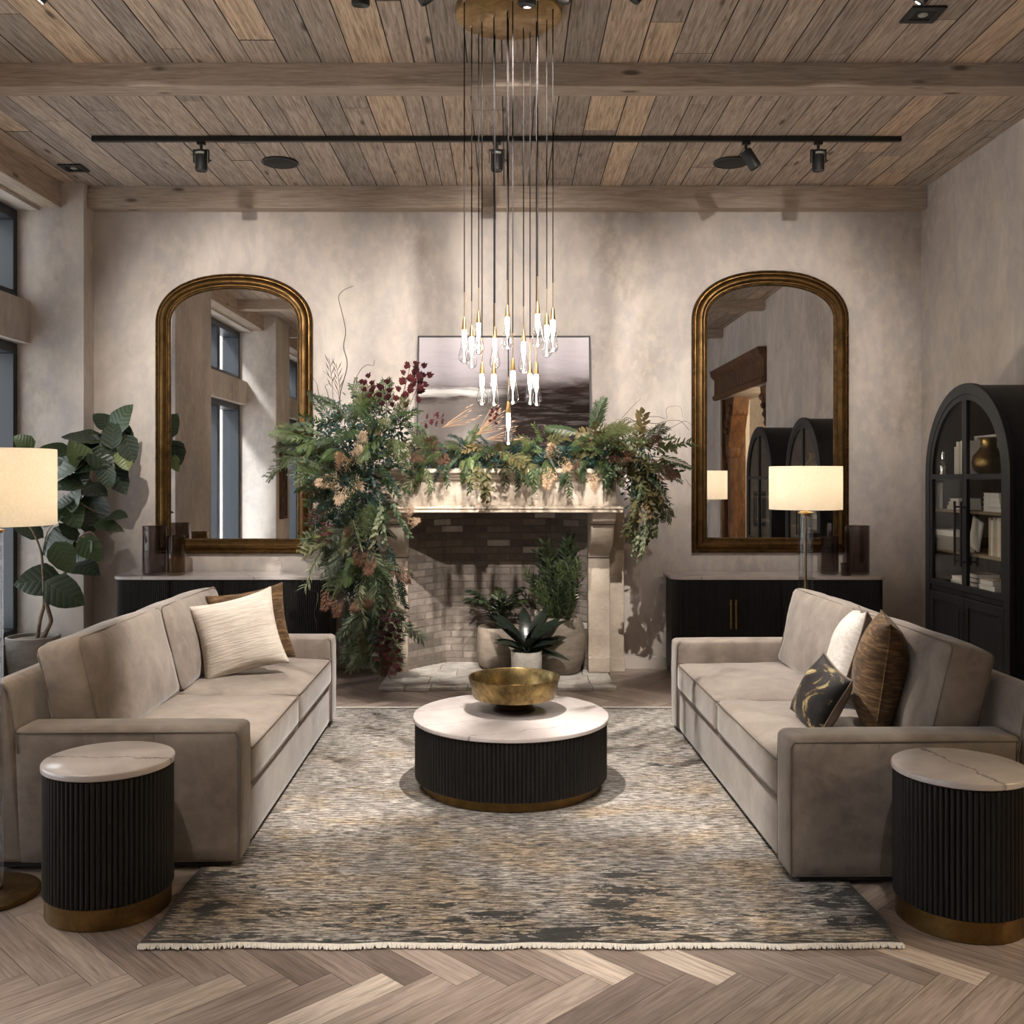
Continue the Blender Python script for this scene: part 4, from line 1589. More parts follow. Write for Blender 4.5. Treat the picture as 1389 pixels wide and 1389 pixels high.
def book(label, x, y, z, mat, t_, w, h, flat=False, rot=0, group='books in the arched cabinet', par=None):
    """upright: spine faces -X, thickness along Y; flat: lying with its long side along Y"""
    mb = MB()
    if flat:
        mb.box(0, w, -h / 2, h / 2, 0, .0035).box(0, w, -h / 2, h / 2, t_ - .0035, t_).box(w - .004, w, -h / 2, h / 2, .0035, t_ - .0035)
        pg = MB().box(.004, w - .0045, -h / 2 + .004, h / 2 - .004, .0036, t_ - .0036)
    else:
        mb.box(0, w, -t_ / 2, -t_ / 2 + .003, 0, h).box(0, w, t_ / 2 - .003, t_ / 2, 0, h).box(0, .004, -t_ / 2 + .003, t_ / 2 - .003, 0, h)
        pg = MB().box(.0045, w - .004, -t_ / 2 + .0031, t_ / 2 - .0031, .003, h - .003)
    t = thing('book', label, 'book', (x, y, z), rot, group)
    mb.build('cover', M[mat], t, smooth=0)
    pg.build('page_block', M['paper'], t, smooth=0)
    return t


BX = CX + .085


def cy(px, x=None):
    return (x or BX) * F / (px - VX)


zt = CH - CW / 2 + .0005
for k, (px, th, hh, mt) in enumerate(((1295.5, .026, .20, 'paper'), (1299, .030, .235, 'paper'), (1302, .026, .225, 'paper_tan'), (1305, .026, .24, 'paper'))):
    book('upright book on the top shelf, %s of four next to the centre stile' % ('first', 'second', 'third', 'last')[k], BX, cy(1295.5) - .0335 * k, zt, mt, th, .17, hh)
t = thing('candlestick', 'small bright silver candlestick on the top cabinet shelf', 'candlestick', (CX + .08, cy(1279, CX + .08), zt))
MB().lathe([(0, 0), (.03, 0), (.03, .01), (.026, .02), (.034, .07), (.02, .085), (.03, .10), (.014, .115), (.016, .17), (.006, .18), (0, .18)], 16).build('stem', M['crystal'], t)
t = thing('tray', 'white framed square tray standing behind the bronze vase on the top shelf', 'tray', (CX + .30, cy(1334, CX + .30) - .09, zt))
MB().box(0, .02, -.19, .19, .0, .27).build('tray_panel', M['pot_brown'], t)
MB().box(-.012, .02, -.205, -.1905, 0, .27).box(-.012, .02, .1905, .205, 0, .27).box(-.012, .02, -.205, .205, .2705, .282).build('rim', M['paper'], t)
t = thing('bronze_vase', 'round bellied bronze vase on the top shelf of the arched cabinet', 'vase', (CX + .145, cy(1341, CX + .145), zt))
MB().lathe([(0, 0), (.06, 0), (.095, .03), (.108, .08), (.098, .13), (.066, .165), (.052, .19), (.052, .235), (.06, .25), (.052, .25), (.045, .235), (.042, .19), (0, .17)], 36).build('vase_body', M['bronze_vase'], t)
z = 1.4335
yy = cy(1292)
for k in range(3):
    book('cream book lying %s of the three-book pile on the second shelf' % ('at the bottom', 'in the middle', 'on top')[k], BX, yy - .01 * k, z, 'paper', .026, .16, .20 - .03 * k, True)
    z += .0265
z = 1.4335
yy = cy(1345)
for k in range(4):
    book('white book lying %s of the four-book pile on the second shelf' % ('at the bottom', 'second from bottom', 'third from bottom', 'on top')[k], BX, yy + .004 * k, z, 'paper', .031, .16, .24 - .01 * k, True)
    z += .0315
t = thing('art_print', 'narrow white upright print on the second shelf, under the candlestick', 'print', (CX + .06, 7.285, 1.4335))
MB().box(0, .015, -.03, .03, 0, .19).build('print_panel', M['paper'], t)
z = 1.1435
yy = cy(1342)
for k in range(8):
    th = (.022, .026, .02, .03, .022, .025, .02, .024)[k]
    book('cream upright book on the third shelf, %s from the centre stile in its row' % ('first', 'second', 'third', 'fourth', 'fifth', 'sixth', 'seventh', 'last')[k], BX, yy - .0305 * k, z, ('paper_tan', 'paper', 'paper_tan', 'paper_tan', 'paper', 'paper_tan', 'paper', 'paper_tan')[k], th, .17, (.25, .235, .255, .24, .25, .23, .25, .24)[k])
t = thing('folded_card', 'white leaning art card with pale foot beside the centre stile, third shelf', 'card', (BX + .02, cy(1319, BX), z))
q = MB().box(-.006, .006, -.07, .07, 0, .212).xform(Matrix.Translation((0, .02, .03)) @ Matrix.Rotation(R(18), 4, 'X'))
q.build('card_panel', M['paper'], t)
MB().box(.0, .03, -.02, .06, 0, .075).xform(Matrix.Translation((.012, .06, 0))).build('card_foot', M['paper_grey'], t)
t = thing('long_box', 'long low white box on the third shelf behind the far door', 'box', (CX + .04, 7.13, z))
MB().box(0, .14, -.16, .16, .0, .10).build('box_body', M['paper_grey'], t, bevel=.003)
MB().box(-.004, .144, -.164, .164, .1003, .14).build('lid', M['paper'], t, bevel=.003)
z = .8805
yy = cy(1296, BX - .03)
for k in range(3):
    book('white book lying %s of the small pile behind the far glass door, lowest' % ('at the bottom', 'in the middle', 'on top')[k], BX - .03, yy - .006 * k, z, 'paper', (.02, .034, .03)[k], .17, (.22, .18, .15)[k], True)
    z += (.0205, .0345, .0305)[k]
z = .8805
yy = cy(1338.5, BX - .03)
for k in range(3):
    book('cream book lying %s of the pile beside the dark glazed pot' % ('at the bottom', 'in the middle', 'on top')[k], BX - .03, yy + .008 * k, z, ('paper', 'paper', 'paper_tan')[k], .034, .17, (.20, .22, .18)[k], True)
    z += .0345
z = .8805
yy = cy(1319.5, BX)
for k in range(4):
    book('dusty rose book in the pile beside the cream books, %s from the bottom' % ('first', 'second', 'third', 'fourth')[k], BX + .0, yy, z, 'paper_rose', .03, .16, .13, True)
    z += .0305
t = thing('dark_pot', 'round dark glazed pot beside the cream pile behind the near glass door', 'pot', (CX + .12, CY - .49, .8805))
MB().lathe([(0, 0), (.04, 0), (.066, .05), (.07, .09), (.055, .14), (.04, .15), (.04, .165), (.034, .165), (.034, .14), (0, .13)], 28).build('pot_body', M['dark_pot'], t)

# things the left mirror shows on the window-side pier
t = thing('wall_relief', 'tall narrow carved dark wooden panel on the window-side pier, seen in the left mirror', 'wall panel', (XL + .001, 1.45, 1.02))
mb = MB().box(0, .05, -.2, -.15, 0, 1.1).box(0, .05, .15, .2, 0, 1.1).box(0, .05, -.15, .15, 0, .05).box(0, .05, -.15, .15, 1.05, 1.1)
mb.build('frame', M['teak'], t, bevel=.006)
mb = MB().box(0, .02, -.15, .15, .05, 1.05)
for k in range(4):
    mb.ball((.02, 0, .18 + .24 * k), .1, 10, (.35, 1, 1.1))
mb.build('carved_relief', M['print_dark'], t, smooth=60)


# ------------------------------------------------------------------ sprigs (grow along +Y, up is +Z)
def curve_pt(L_, t, rise, droop):
    return Vector((0, L_ * t * (1 - .25 * droop * t), rise * L_ * t - droop * L_ * t * t))


def frond(L_=.32, pairs=27, droop=.5, rise=.25, ll=.078, lw=.0105, seed=0, ang=58):
    r_ = random.Random(seed)
    mb = MB()
    pts = [curve_pt(L_, i / 8, rise, droop) for i in range(9)]
    mb.tube(pts, [.0032 * (1 - .08 * i) for i in range(9)], 4)
    for k in range(pairs):
        t = .12 + .88 * k / pairs
        p = curve_pt(L_, t, rise, droop)
        q = curve_pt(L_, min(1, t + .05), rise, droop)
        d = (q - p).normalized() if (q - p).length > 1e-6 else Vector((0, 1, 0))
        l = ll * (math.sin(PI * (.12 + .8 * t)) ** .7) * r_.uniform(.85, 1.1)
        for sg in (-1, 1):
            a = R(ang - 20 * t + r_.uniform(-8, 8))
            dd = d * math.cos(a) + Vector((sg * math.sin(a), 0, 0)) + Vector((0, 0, -.18 + r_.uniform(-.1, .1)))
            mb.leaf(p, dd, (0, 0, 1), l, lw, .3, .15, 2)
    return mb


def cedar(L_=.30, seed=0, droop=.8):
    r_ = random.Random(seed)
    mb = MB()
    pts = [curve_pt(L_, i / 7, .2, droop) for i in range(8)]
    mb.tube(pts, .0022, 4)
    for k in range(22):
        t = .08 + .9 * k / 22
        p = curve_pt(L_, t, .2, droop)
        sg = 1 if k % 2 else -1
        l = .11 * (1 - .55 * t) * r_.uniform(.8, 1.2)
        d = Vector((sg * r_.uniform(.5, .9), r_.uniform(.5, .9), r_.uniform(-.55, .1))).normalized()
        for j in range(9):
            u = (j + 1) / 9
            q = p + d * (l * u) + Vector((0, 0, -.25 * l * u * u))
            for s2_ in (-1, 1):
                dd = d + d.cross(Vector((0, 0, 1))) * (.9 * s2_) + Vector((r_.uniform(-.2, .2), r_.uniform(-.2, .2), r_.uniform(-.3, .2)))
                mb.leaf(q - d * (l / 9), dd, (0, 0, 1), .028 * r_.uniform(.7, 1.2), .0065, .2, 0, 2)
    return mb


def fir(L_=.26, seed=0, n=190):
    r_ = random.Random(seed)
    mb = MB()
    mb.tube([curve_pt(L_, i / 5, .2, .35) for i in range(6)], .003, 4)
    for k in range(n):
        t = .05 + .95 * k / n
        p = curve_pt(L_, t, .2, .35)
        a = r_.uniform(0, 2 * PI)
        d = Vector((math.cos(a), .75, math.sin(a) * .8))
        mb.leaf(p, d, (0, 0, 1), .05 * (1 - .4 * t) * r_.uniform(.8, 1.2), .005, .15, .1, 2)
    return mb


def leafy(L_=.26, n=9, ll=.085, lw=.042, droop=.5, seed=0, wav=0, pairs=False, tipdown=.2):
    r_ = random.Random(seed)
    mb = MB()
    mb.tube([curve_pt(L_, i / 6, .2, droop) for i in range(7)], [.0032 - .0003 * i for i in range(7)], 5)
    for k in range(n):
        t = .15 + .85 * k / max(1, n - 1)
        p = curve_pt(L_, t, .2, droop)
        a0 = k * 2.4
        for e in ((0, PI) if pairs else (0,)):
            a = a0 + e + r_.uniform(-.4, .4)
            d = Vector((math.cos(a), .55 + .5 * (k == n - 1), .6 * math.sin(a) - tipdown))
            mb.leaf(p, d, Vector((0, -.3, 1)), ll * r_.uniform(.75, 1.15), lw * r_.uniform(.8, 1.1), r_.uniform(.1, .4), .22, 4, .8, False, wav)
    return mb


def maple(L_=.24, n=9, seed=0):
    r_ = random.Random(seed)
    mb = MB()
    mb.tube([curve_pt(L_, i / 6, .3, .25) for i in range(7)], .002, 4)
    for k in range(n):
        t = .2 + .8 * k / (n - 1)
        p = curve_pt(L_, t, .3, .25)
        a = k * 2.4
        d = Vector((math.cos(a), .5, math.sin(a) * .7))
        b = p + d.normalized() * .03
        mb.tube([p, b], .001, 3)
        up = Vector((r_.uniform(-.5, .5), -.6, 1)).normalized()
        for sp in (-62, -32, 0, 32, 62):
            dd = Matrix.Rotation(R(sp), 3, up) @ (d - up * d.dot(up)).normalized()
            mb.leaf(b, dd, up, .05 * (1 - abs(sp) / 150) * r_.uniform(.9, 1.1), .022, .2, .1, 3, .8)
    return mb


def plume(L_=.18, n=300, rad=.07, seed=0):
    r_ = random.Random(seed)
    mb = MB()
    mb.tube([(0, L_ * i / 4, 0) for i in range(5)], .002, 4)
    for k in range(n):
        t = r_.random() ** .8
        a = r_.uniform(0, 2 * PI)
        rr_ = rad * (1 - t * .8) * math.sqrt(r_.random())
        p = Vector((rr_ * math.cos(a), L_ * (.12 + .9 * t), rr_ * math.sin(a)))
        d = Vector((math.cos(a) * .7, .8, math.sin(a) * .7)) + Vector((r_.uniform(-.5, .5), r_.uniform(-.4, .4), r_.uniform(-.5, .5)))
        mb.leaf(p, d, (0, 0, 1), .028 * r_.uniform(.6, 1.3), .0042, .2, .2, 2)
    return mb


def straw(L_=.3, seed=0):
    r_ = random.Random(seed)
    mb = MB()
    for k in range(7):
        d = Vector((r_.uniform(-.22, .22), 1, r_.uniform(-.15, .25))).normalized()
        l = L_ * r_.uniform(.6, 1)
        mb.tube([d * (l * i / 4) + Vector((0, 0, -.03 * (i / 4) ** 2)) for i in range(5)], .0022, 4)
        mb.leaf(d * l * .97, d, (0, 0, 1), .04, .007, .2, .2, 2)
    return mb


KINDS = {
    'fern_frond': ('fern', [frond(seed=s, droop=d, L_=l) for s, d, l in ((1, .45, .34), (2, .8, .30), (3, .25, .30))]),
    'cedar_sprig': ('cedar', [cedar(seed=s, droop=d) for s, d in ((1, .7), (2, 1.0), (3, .4))]),
    'fir_sprig': ('fir', [fir(seed=1), fir(.3, 2, 140)]),
    'willow_sprig': ('silver', [leafy(.34, 30, .078, .0105, .9, s, 0, True, .5) for s in (1, 2)]),
    'eucalyptus_sprig': ('silver', [leafy(.30, 17, .036, .022, .7, s, 0, True) for s in (3, 4)]),
    'magnolia_sprig': ('magnolia', [leafy(.22, 15, .07, .034, .5, s, .06) for s in (5, 6)]),
    'ruscus_sprig': ('fern', [leafy(.28, 30, .055, .017, .6, s) for s in (7, 8)]),
    'red_maple_sprig': ('red', [maple(seed=s) for s in (1, 2)]),
    'dried_flower_plume': ('plume', [plume(seed=1), plume(.21, 320, .06, 2)]),
    'rust_flower_plume': ('rust', [plume(seed=3), plume(.19, 300, .062, 4)]),
    'dried_grass_tuft': ('straw', [straw(seed=1), straw(.26, 2)]),
}
KM = {k: [mb.mesh(k, M[m_], 80) for mb in ms] for k, (m_, ms) in KINDS.items()}


def frame(pos, d, up):
    y = Vector(d).normalized()
    up = Vector(up)
    x = y.cross(up)
    if x.length < 1e-3:
        x = y.orthogonal()
    x.normalize()
    z = x.cross(y)
    m4 = Matrix((x, y, z)).transposed().to_4x4()
    m4.translation = pos
    return m4


GR = thing('floral_garland', 'lush fern, cedar and dried flower garland draped over the mantel and down its left side', 'garland', (FX, 7.70, 1.733))
gr = random.Random(21)
cnt = {}


def sprig(kind, pos, d, up=(0, -.8, .6), sc=1.0, par=None, mat=None):
    par = par or GR
    me = KM[kind][gr.randrange(len(KM[kind]))]
    o = bpy.data.objects.new(kind, me)
    o.parent = par
    m4 = frame(Vector(pos) - par.location, d, up)
    o.matrix_local = m4 @ Matrix.Scale(sc, 4)
    COL.objects.link(o)
    cnt[kind] = cnt.get(kind, 0) + 1
    return o


def blob(px, py, rad, d, n, kinds, bias=(0, -.25, 0), flat=.55, sc=(.8, 1.15), squash=1.0):
    """sprigs bursting out of an ellipsoid round a point of the garland"""
    c = at(px, py, d)
    rm = rad * d / F
    ks = [k for k, w in kinds for _ in range(w)]
    for _ in range(n):
        while True:
            q = Vector((gr.uniform(-1, 1), gr.uniform(-1, .55), gr.uniform(-1, 1)))
            if .12 < q.length < 1:
                break
        o = Vector((q.x * rm, q.y * rm * flat, q.z * rm * squash))
        dr = Vector((q.x * 1.0, q.y * .8 - .12, q.z * .9)) + Vector(bias) + Vector((gr.uniform(-.45, .45), gr.uniform(-.35, .3), gr.uniform(-.45, .45)))
        up = Vector((gr.uniform(-.5, .5), -1, .55))
        k = gr.choice(ks)
        s_ = gr.uniform(*sc)
        p = c + o * .62
        # keep bases clear of the wall, the mantel front and the hearth
        p.y = min(p.y, 8.3)
        sprig(k, p, dr, up, s_)


G_LEFT = [('fern_frond', 4), ('cedar_sprig', 3), ('ruscus_sprig', 2), ('fir_sprig', 2), ('eucalyptus_sprig', 2)]
G_CASC = [('fern_frond', 2), ('cedar_sprig', 4), ('willow_sprig', 4), ('ruscus_sprig', 2), ('eucalyptus_sprig', 2)]
G_TOP = [('fern_frond', 4), ('fir_sprig', 3), ('ruscus_sprig', 2), ('cedar_sprig', 2), ('magnolia_sprig', 1)]
G_RIGHT = [('magnolia_sprig', 5), ('eucalyptus_sprig', 1), ('ruscus_sprig', 1), ('fern_frond', 1), ('cedar_sprig', 1)]
# left crown
blob(470, 590, 60, 7.66, 34, G_LEFT, (-.1, -.2, .1))
blob(435, 610, 42, 7.70, 22, [('cedar_sprig', 4), ('fern_frond', 3)], (-.5, -.2, .0))
blob(520, 580, 45, 7.62, 20, G_LEFT, (0, -.2, .25))
blob(480, 670, 62, 7.62, 34, G_LEFT, (-.1, -.3, -.3))
blob(510, 620, 38, 7.56, 10, [('fir_sprig', 3), ('ruscus_sprig', 1)], (.2, -.4, -.2))
# cascade down the left leg
blob(480, 735, 56, 7.62, 30, G_CASC, (-.05, -.25, -.7))
blob(498, 785, 45, 7.64, 26, G_CASC, (0, -.2, -.9))
blob(505, 830, 38, 7.66, 22, [('cedar_sprig', 3), ('willow_sprig', 4), ('eucalyptus_sprig', 1)], (0, -.15, -1.1))
blob(507, 868, 28, 7.66, 14, [('cedar_sprig', 3), ('willow_sprig', 3)], (0, -.1, -1.3), sc=(.6, .85))
for k in range(6):
    sprig('willow_sprig', at(482 + 8 * k, 858 + 6 * (k % 2), 7.62), (-.5 + .2 * k, -.15, -1), (0, -1, .2), .9)
for px, py in ((548, 790), (552, 815), (540, 770)):
    sprig('fir_sprig', at(px - 14, py - 30, 7.6), (.35, -.1, -1), (0, -1, .2), 1.0)
# along the shelf
for px in range(575, 850, 22):
    blob(px, 617 + gr.uniform(-5, 5), 25, 7.72, 8, G_TOP, (gr.uniform(-.6, .6), -.40, -.22), .6, (.55, .82))
# right end
blob(835, 612, 34, 7.70, 16, G_RIGHT, (.2, -.2, -.1))
blob(872, 620, 38, 7.66, 22, G_RIGHT, (.35, -.2, -.1))
blob(868, 662, 34, 7.62, 18, G_RIGHT, (.15, -.25, -.7), sc=(.75, 1))
blob(872, 695, 20, 7.62, 9, [('eucalyptus_sprig', 3), ('magnolia_sprig', 2)], (.05, -.15, -1.2), sc=(.7, .9))
for px, py, dx in ((872, 708, -.1), (866, 716, -.15), (888, 690, .1), (874, 722, -.12), (880, 700, .0)):
    sprig('eucalyptus_sprig', at(px, py, 7.6), (dx, -.05, -1), (0, -1, .2), .85)
blob(800, 590, 26, 7.72, 10, [('cedar_sprig', 5), ('fern_frond', 1)], (.1, -.1, .35))
# the dense inner foliage nobody could count
fl = MB()
fr_ = random.Random(77)
for (px, py, rad, d, n) in ((470, 600, 70, 7.74, 900), (520, 590, 45, 7.72, 450), (480, 670, 62, 7.70, 800), (482, 735, 52, 7.70, 600), (498, 785, 40, 7.70, 420), (505, 830, 30, 7.70, 260), (507, 865, 18, 7.70, 120), (860, 622, 42, 7.74, 420), (868, 665, 26, 7.70, 180)) + tuple((x, 620, 22, 7.78, 170) for x in range(570, 850, 26)):
    c = at(px, py, d)
    rm = rad * d / F
    for _ in range(n):
        q = Vector((fr_.gauss(0, .42), fr_.gauss(0, .28), fr_.gauss(0, .42)))
        if q.length > 1:
            continue
        fl.leaf(c + q * rm - GR.location, (fr_.uniform(-1, 1), fr_.uniform(-1, .4), fr_.uniform(-1, .6)), (fr_.uniform(-.4, .4), -1, .6), fr_.uniform(.03, .07), fr_.uniform(.008, .02), .3, .2, 3)
fo = fl.build('inner_foliage', M['fir'], GR, smooth=80)
fo['kind'] = 'stuff'
for px, py, dx in ((512, 880, .05), (518, 888, .1), (506, 876, -.2)):
    sprig('cedar_sprig', at(px, py, 7.62), (dx, -.1, -1), (0, -1, .2), .62)
# accents
for px, py, s_, dr in ((540, 560, 1.1, (.3, -.1, 1)), (556, 550, 1.1, (.5, -.1, 1)), (565, 540, 1, (.1, -.1, 1)), (528, 562, 1, (-.2, -.2, 1)), (570, 575, .9, (.5, -.3, .1)), (548, 535, 1, (.25, -.1, 1)), (512, 548, .9, (-.4, -.2, .8)),
                       (440, 690, .9, (-.3, -.6, -.3)), (448, 705, .9, (-.1, -.6, -.6)), (434, 672, .8, (-.4, -.6, .1)),
                       (522, 815, 1, (.2, -.4, -1)), (530, 830, 1, (.25, -.4, -1)), (520, 845, 1, (0, -.5, -1)), (534, 868, 1, (.1, -.4, -1)), (526, 858, .9, (-.1, -.5, -.8)), (668, 580, .6, (.1, -.3, 1)), (832, 620, .8, (0, -.7, -.2))):
    sprig('red_maple_sprig', at(px, py, 7.50), dr, (0, -1, .4), s_)
for px, py, s_, dr in ((470, 640, 1.1, (-.1, -.8, .5)), (460, 650, 1.1, (-.5, -.8, -.1)), (480, 630, 1, (.3, -.8, .6)), (466, 662, 1, (-.1, -.8, -.6)), (490, 608, .8, (.2, -.6, .8)), (482, 655, 1, (.3, -.9, -.2)),
                       (752, 620, 1.0, (-.1, -.7, .3)), (748, 635, 1, (-.2, -.7, -.7)), (760, 628, .9, (.3, -.8, -.2)), (802, 640, .8, (.1, -.6, -.8)), (545, 700, .7, (.6, -.4, .4)), (553, 710, .6, (.7, -.4, .2))):
    sprig('dried_flower_plume', at(px, py, 7.50), dr, (0, -1, .4), s_)
for px, py, s_, dr in ((490, 738, 1.1, (0, -.7, -.6)), (498, 752, 1.1, (.2, -.8, -.6)), (484, 725, 1, (-.2, -.8, .2)), (500, 800, 1, (.1, -.8, -.5)), (492, 812, .9, (-.3, -.8, -.4)), (448, 800, .9, (-.2, -.5, -.8)), (456, 812, .8, (.1, -.5, -.8)),
                       (585, 608, 1.2, (.1, -.8, .2)), (578, 615, 1, (-.4, -.8, -.2)), (592, 618, 1, (.4, -.8, -.2)), (845, 622, .9, (.1, -.8, .1)), (770, 630, .9, (.3, -.8, 0)), (890, 640, 1, (.5, -.6, -.1)), (536, 765, 1, (.5, -.4, -.6)), (880, 610, .8, (.3, -.6, .5)), (532, 885, .9, (.1, -.5, -1)), (524, 890, .8, (-.1, -.5, -1))):
    sprig('rust_flower_plume', at(px, py, 7.50), dr, (0, -1, .4), s_)
for px, py, s_, dr in ((652, 630, .9, (-.2, -.6, -.6)), (660, 636, 1, (0, -.6, -1)), (668, 628, .9, (.3, -.7, -.2)), (675, 610, 1.2, (.1, -.8, .1)), (690, 618, 1.1, (.5, -.7, -.2)), (658, 650, .8, (.05, -.2, -1)), (738, 602, .9, (.8, -.5, .4)), (545, 600, 1, (.3, -.8, .0)), (520, 590, .9, (-.2, -.8, .3))):
    sprig('magnolia_sprig', at(px, py, 7.50), dr, (0, -1, .5), s_)
for px, py, s_, dr in ((645, 590, 1, (.9, -.1, .45)), (600, 580, 1.0, (.9, -.1, .4)), (660, 596, .9, (.9, -.2, .15)), (650, 585, 1, (.6, -.1, .75))):
    sprig('dried_grass_tuft', at(px, py, 7.56), dr, (0, -1, .5), s_)
for px, py, dx in ((578, 640, .2), (600, 632, .25), (700, 636, .1), (720, 640, .2), (640, 640, -.1), (770, 645, .1)):
    sprig('ruscus_sprig', at(px, py - 8, 7.60), (dx, -.2, -1), (0, -1, .3), .75)
# pale leaves on the left drop
for px, py, dx in ((515, 692, .1), (528, 690, .5), (520, 700, -.3)):
    sprig('eucalyptus_sprig', at(px, py - 12, 7.46), (dx, -.3, -.8), (0, -1, .3), 1.1)

# curly willow twigs
TW = [([(458, 560), (462, 530), (471, 500), (471, 488), (465, 470), (470, 450), (463, 420), (458, 402), (466, 393), (479, 388)], 8.0, .0045),
      ([(478, 560), (480, 535), (478, 530), (481, 515), (490, 500), (498, 494), (507, 497), (508, 488)], 7.9, .0035),
      ([(448, 575), (440, 545), (432, 535), (430, 520), (424, 512)], 7.85, .0032),
      ([(452, 570), (444, 530), (440, 524), (446, 520), (452, 525), (458, 535)], 7.85, .0026),
      ([(462, 560), (459, 530), (452, 515), (444, 508), (438, 503)], 7.9, .0026),
      ([(826, 592), (838, 585), (846, 576), (858, 572), (868, 570), (880, 574), (892, 575), (906, 570), (924, 570), (935, 584)], 7.9, .0040),
      ([(830, 588), (842, 572), (850, 565), (862, 572), (872, 574), (885, 585), (900, 585), (920, 575), (930, 570), (940, 578)], 7.85, .0032),
      ([(832, 580), (850, 560), (862, 547), (869, 541)], 7.95, .0022),
      ([(868, 572), (880, 565), (894, 565), (906, 570), (902, 552), (924, 550), (926, 566)], 7.95, .0022),
      ([(415, 800), (432, 802), (430, 820), (425, 832), (430, 845), (429, 856)], 7.7, .0024),
      ([(930, 650), (938, 662), (950, 668)], 7.9, .0018),
      ([(424, 560), (408, 545), (396, 530), (388, 525)], 7.8, .0022)]
for pts, d, r_ in TW:
    P = []
    for a, b in zip(pts, pts[1:]):
        for k in range(4):
            P.append(at(a[0] + (b[0] - a[0]) * k / 4, a[1] + (b[1] - a[1]) * k / 4, d + .03 * math.sin(len(P) * .6)) - GR.location)
    P.append(at(pts[-1][0], pts[-1][1], d) - GR.location)
    Q = P[:]
    for _ in range(2):
        Q = [Q[0]] + [(Q[i - 1] + Q[i] * 2 + Q[i + 1]) / 4 for i in range(1, len(Q) - 1)] + [Q[-1]]
    n_ = len(Q)
    MB().tube(Q, [r_ * (1 - .6 * i / n_) for i in range(n_)], 6).build('curly_willow_twig', M['twig'], GR, smooth=80)
# the bare needle-like dried stems standing up at the left
for bx, by, n_ in ((462, 555, 9), (452, 548, 7)):
    mb = MB()
    A, B = at(bx, by, 7.85) - GR.location, at(bx - 6, by - 62, 7.85) - GR.location
    mb.tube([A, A.lerp(B, .5) + Vector((.01, 0, 0)), B], .0022, 5)
    for k in range(n_):
        p = A.lerp(B, .35 + .6 * k / n_)
        sg = 1 if k % 2 else -1
        mb.leaf(p, (sg * .45, -.1, 1), (0, -1, 0), .10, .008, .1, .1, 2)
    mb.build('dried_stem', M['twig'], GR, smooth=80)


# ------------------------------------------------------------------ fiddle leaf fig
D0 = 8.12
FL = at(45, 880, D0)
fg = thing('fiddle_leaf_fig', 'tall fiddle leaf fig in a round grey pot in the window corner', 'potted plant', (FL.x, D0, 0))
rp = .208
MB().lathe([(0, 0), (.16, 0), (.175, .01), (.2, .22), (rp, .35), (rp, .364), (rp - .012, .37), (rp - .02, .364), (rp - .02, .33), (0, .33)], 48).build('pot', M['pot_grey'], fg)
MB().lathe([(rp - .0205, .332), (rp - .05, .342), (.06, .35), (0, .348)], 32).build('gravel', M['gravel'], fg)
fp_ = lambda cx, cy, dd=0: at(cx / 3.56, 540 + cy / 3.56, D0 + dd) - fg.location
br = [[(178, 1180), (195, 1060), (215, 1000), (212, 900), (205, 800), (200, 740), (160, 640), (120, 600)],
      [(200, 1180), (232, 1110), (250, 1075), (225, 1000), (222, 930), (295, 870), (345, 800), (362, 680), (382, 500), (400, 420), (430, 330), (480, 270), (520, 190), (570, 120)],
      [(362, 690), (430, 640), (462, 660), (480, 720), (490, 770)], [(400, 420), (350, 400), (300, 340), (270, 270)], [(205, 760), (225, 640), (300, 575)], [(430, 330), (520, 330), (565, 290), (600, 240)], [(382, 500), (440, 540), (500, 560)]]
for i, b_ in enumerate(br):
    P = []
    for a, b2 in zip(b_, b_[1:]):
        for k in range(4):
            P.append(fp_(a[0] + (b2[0] - a[0]) * k / 4, a[1] + (b2[1] - a[1]) * k / 4, .03 * math.sin(i * 2 + len(P) * .2)))
    P.append(fp_(*b_[-1]))
    for _ in range(2):
        P = [P[0]] + [(P[j - 1] + P[j] * 2 + P[j + 1]) / 4 for j in range(1, len(P) - 1)] + [P[-1]]
    r0 = (.017, .019, .009, .007, .006, .007, .006)[i]
    MB().tube(P, [r0 * (1 - .65 * j / len(P)) for j in range(len(P))], 8).build('trunk' if i < 2 else 'branch', M['bark'], fg, smooth=80)
# leaf: tip-to-base centre in the crop, length, direction in the picture plane (degrees, 0 = right, 90 = up), how far it faces the camera
LV = [(112, 210, 90, 140, .7), (262, 250, 115, 170, .5), (395, 185, 150, 165, .4), (498, 110, 100, 140, .7), (582, 95, 120, 60, .9), (590, 195, 120, -80, .8), (552, 250, 150, -100, .9), (622, 245, 110, -70, .7), (568, 390, 125, -65, .8), (515, 380, 100, -85, .5),
      (440, 250, 160, 190, .8), (320, 330, 140, 200, .6), (440, 320, 140, 10, .5), (340, 405, 150, 175, .5), (400, 375, 110, 60, .6), (290, 505, 100, 190, .5), (345, 550, 150, -55, .9), (455, 445, 120, -10, .6), (462, 545, 150, -75, 1.0), (562, 565, 95, 10, .5),
      (525, 612, 110, 0, .4), (262, 700, 160, 200, 1.0), (305, 770, 130, -60, .9), (440, 730, 120, -40, .7), (408, 812, 130, -5, .4), (178, 882, 165, 185, 1.1), (312, 942, 165, -30, 1.1), (140, 640, 110, 150, .5), (250, 595, 90, 200, .5), (350, 480, 110, 90, .6),
      (480, 200, 130, 20, .5), (380, 270, 120, 120, .8), (290, 300, 110, 200, .6), (500, 290, 130, -20, .7), (540, 170, 110, 90, .8), (390, 740, 110, 220, .8), (420, 600, 100, -50, .7), (600, 300, 90, -60, .7), (330, 640, 90, 130, .4), (360, 330, 110, 60, .5)]
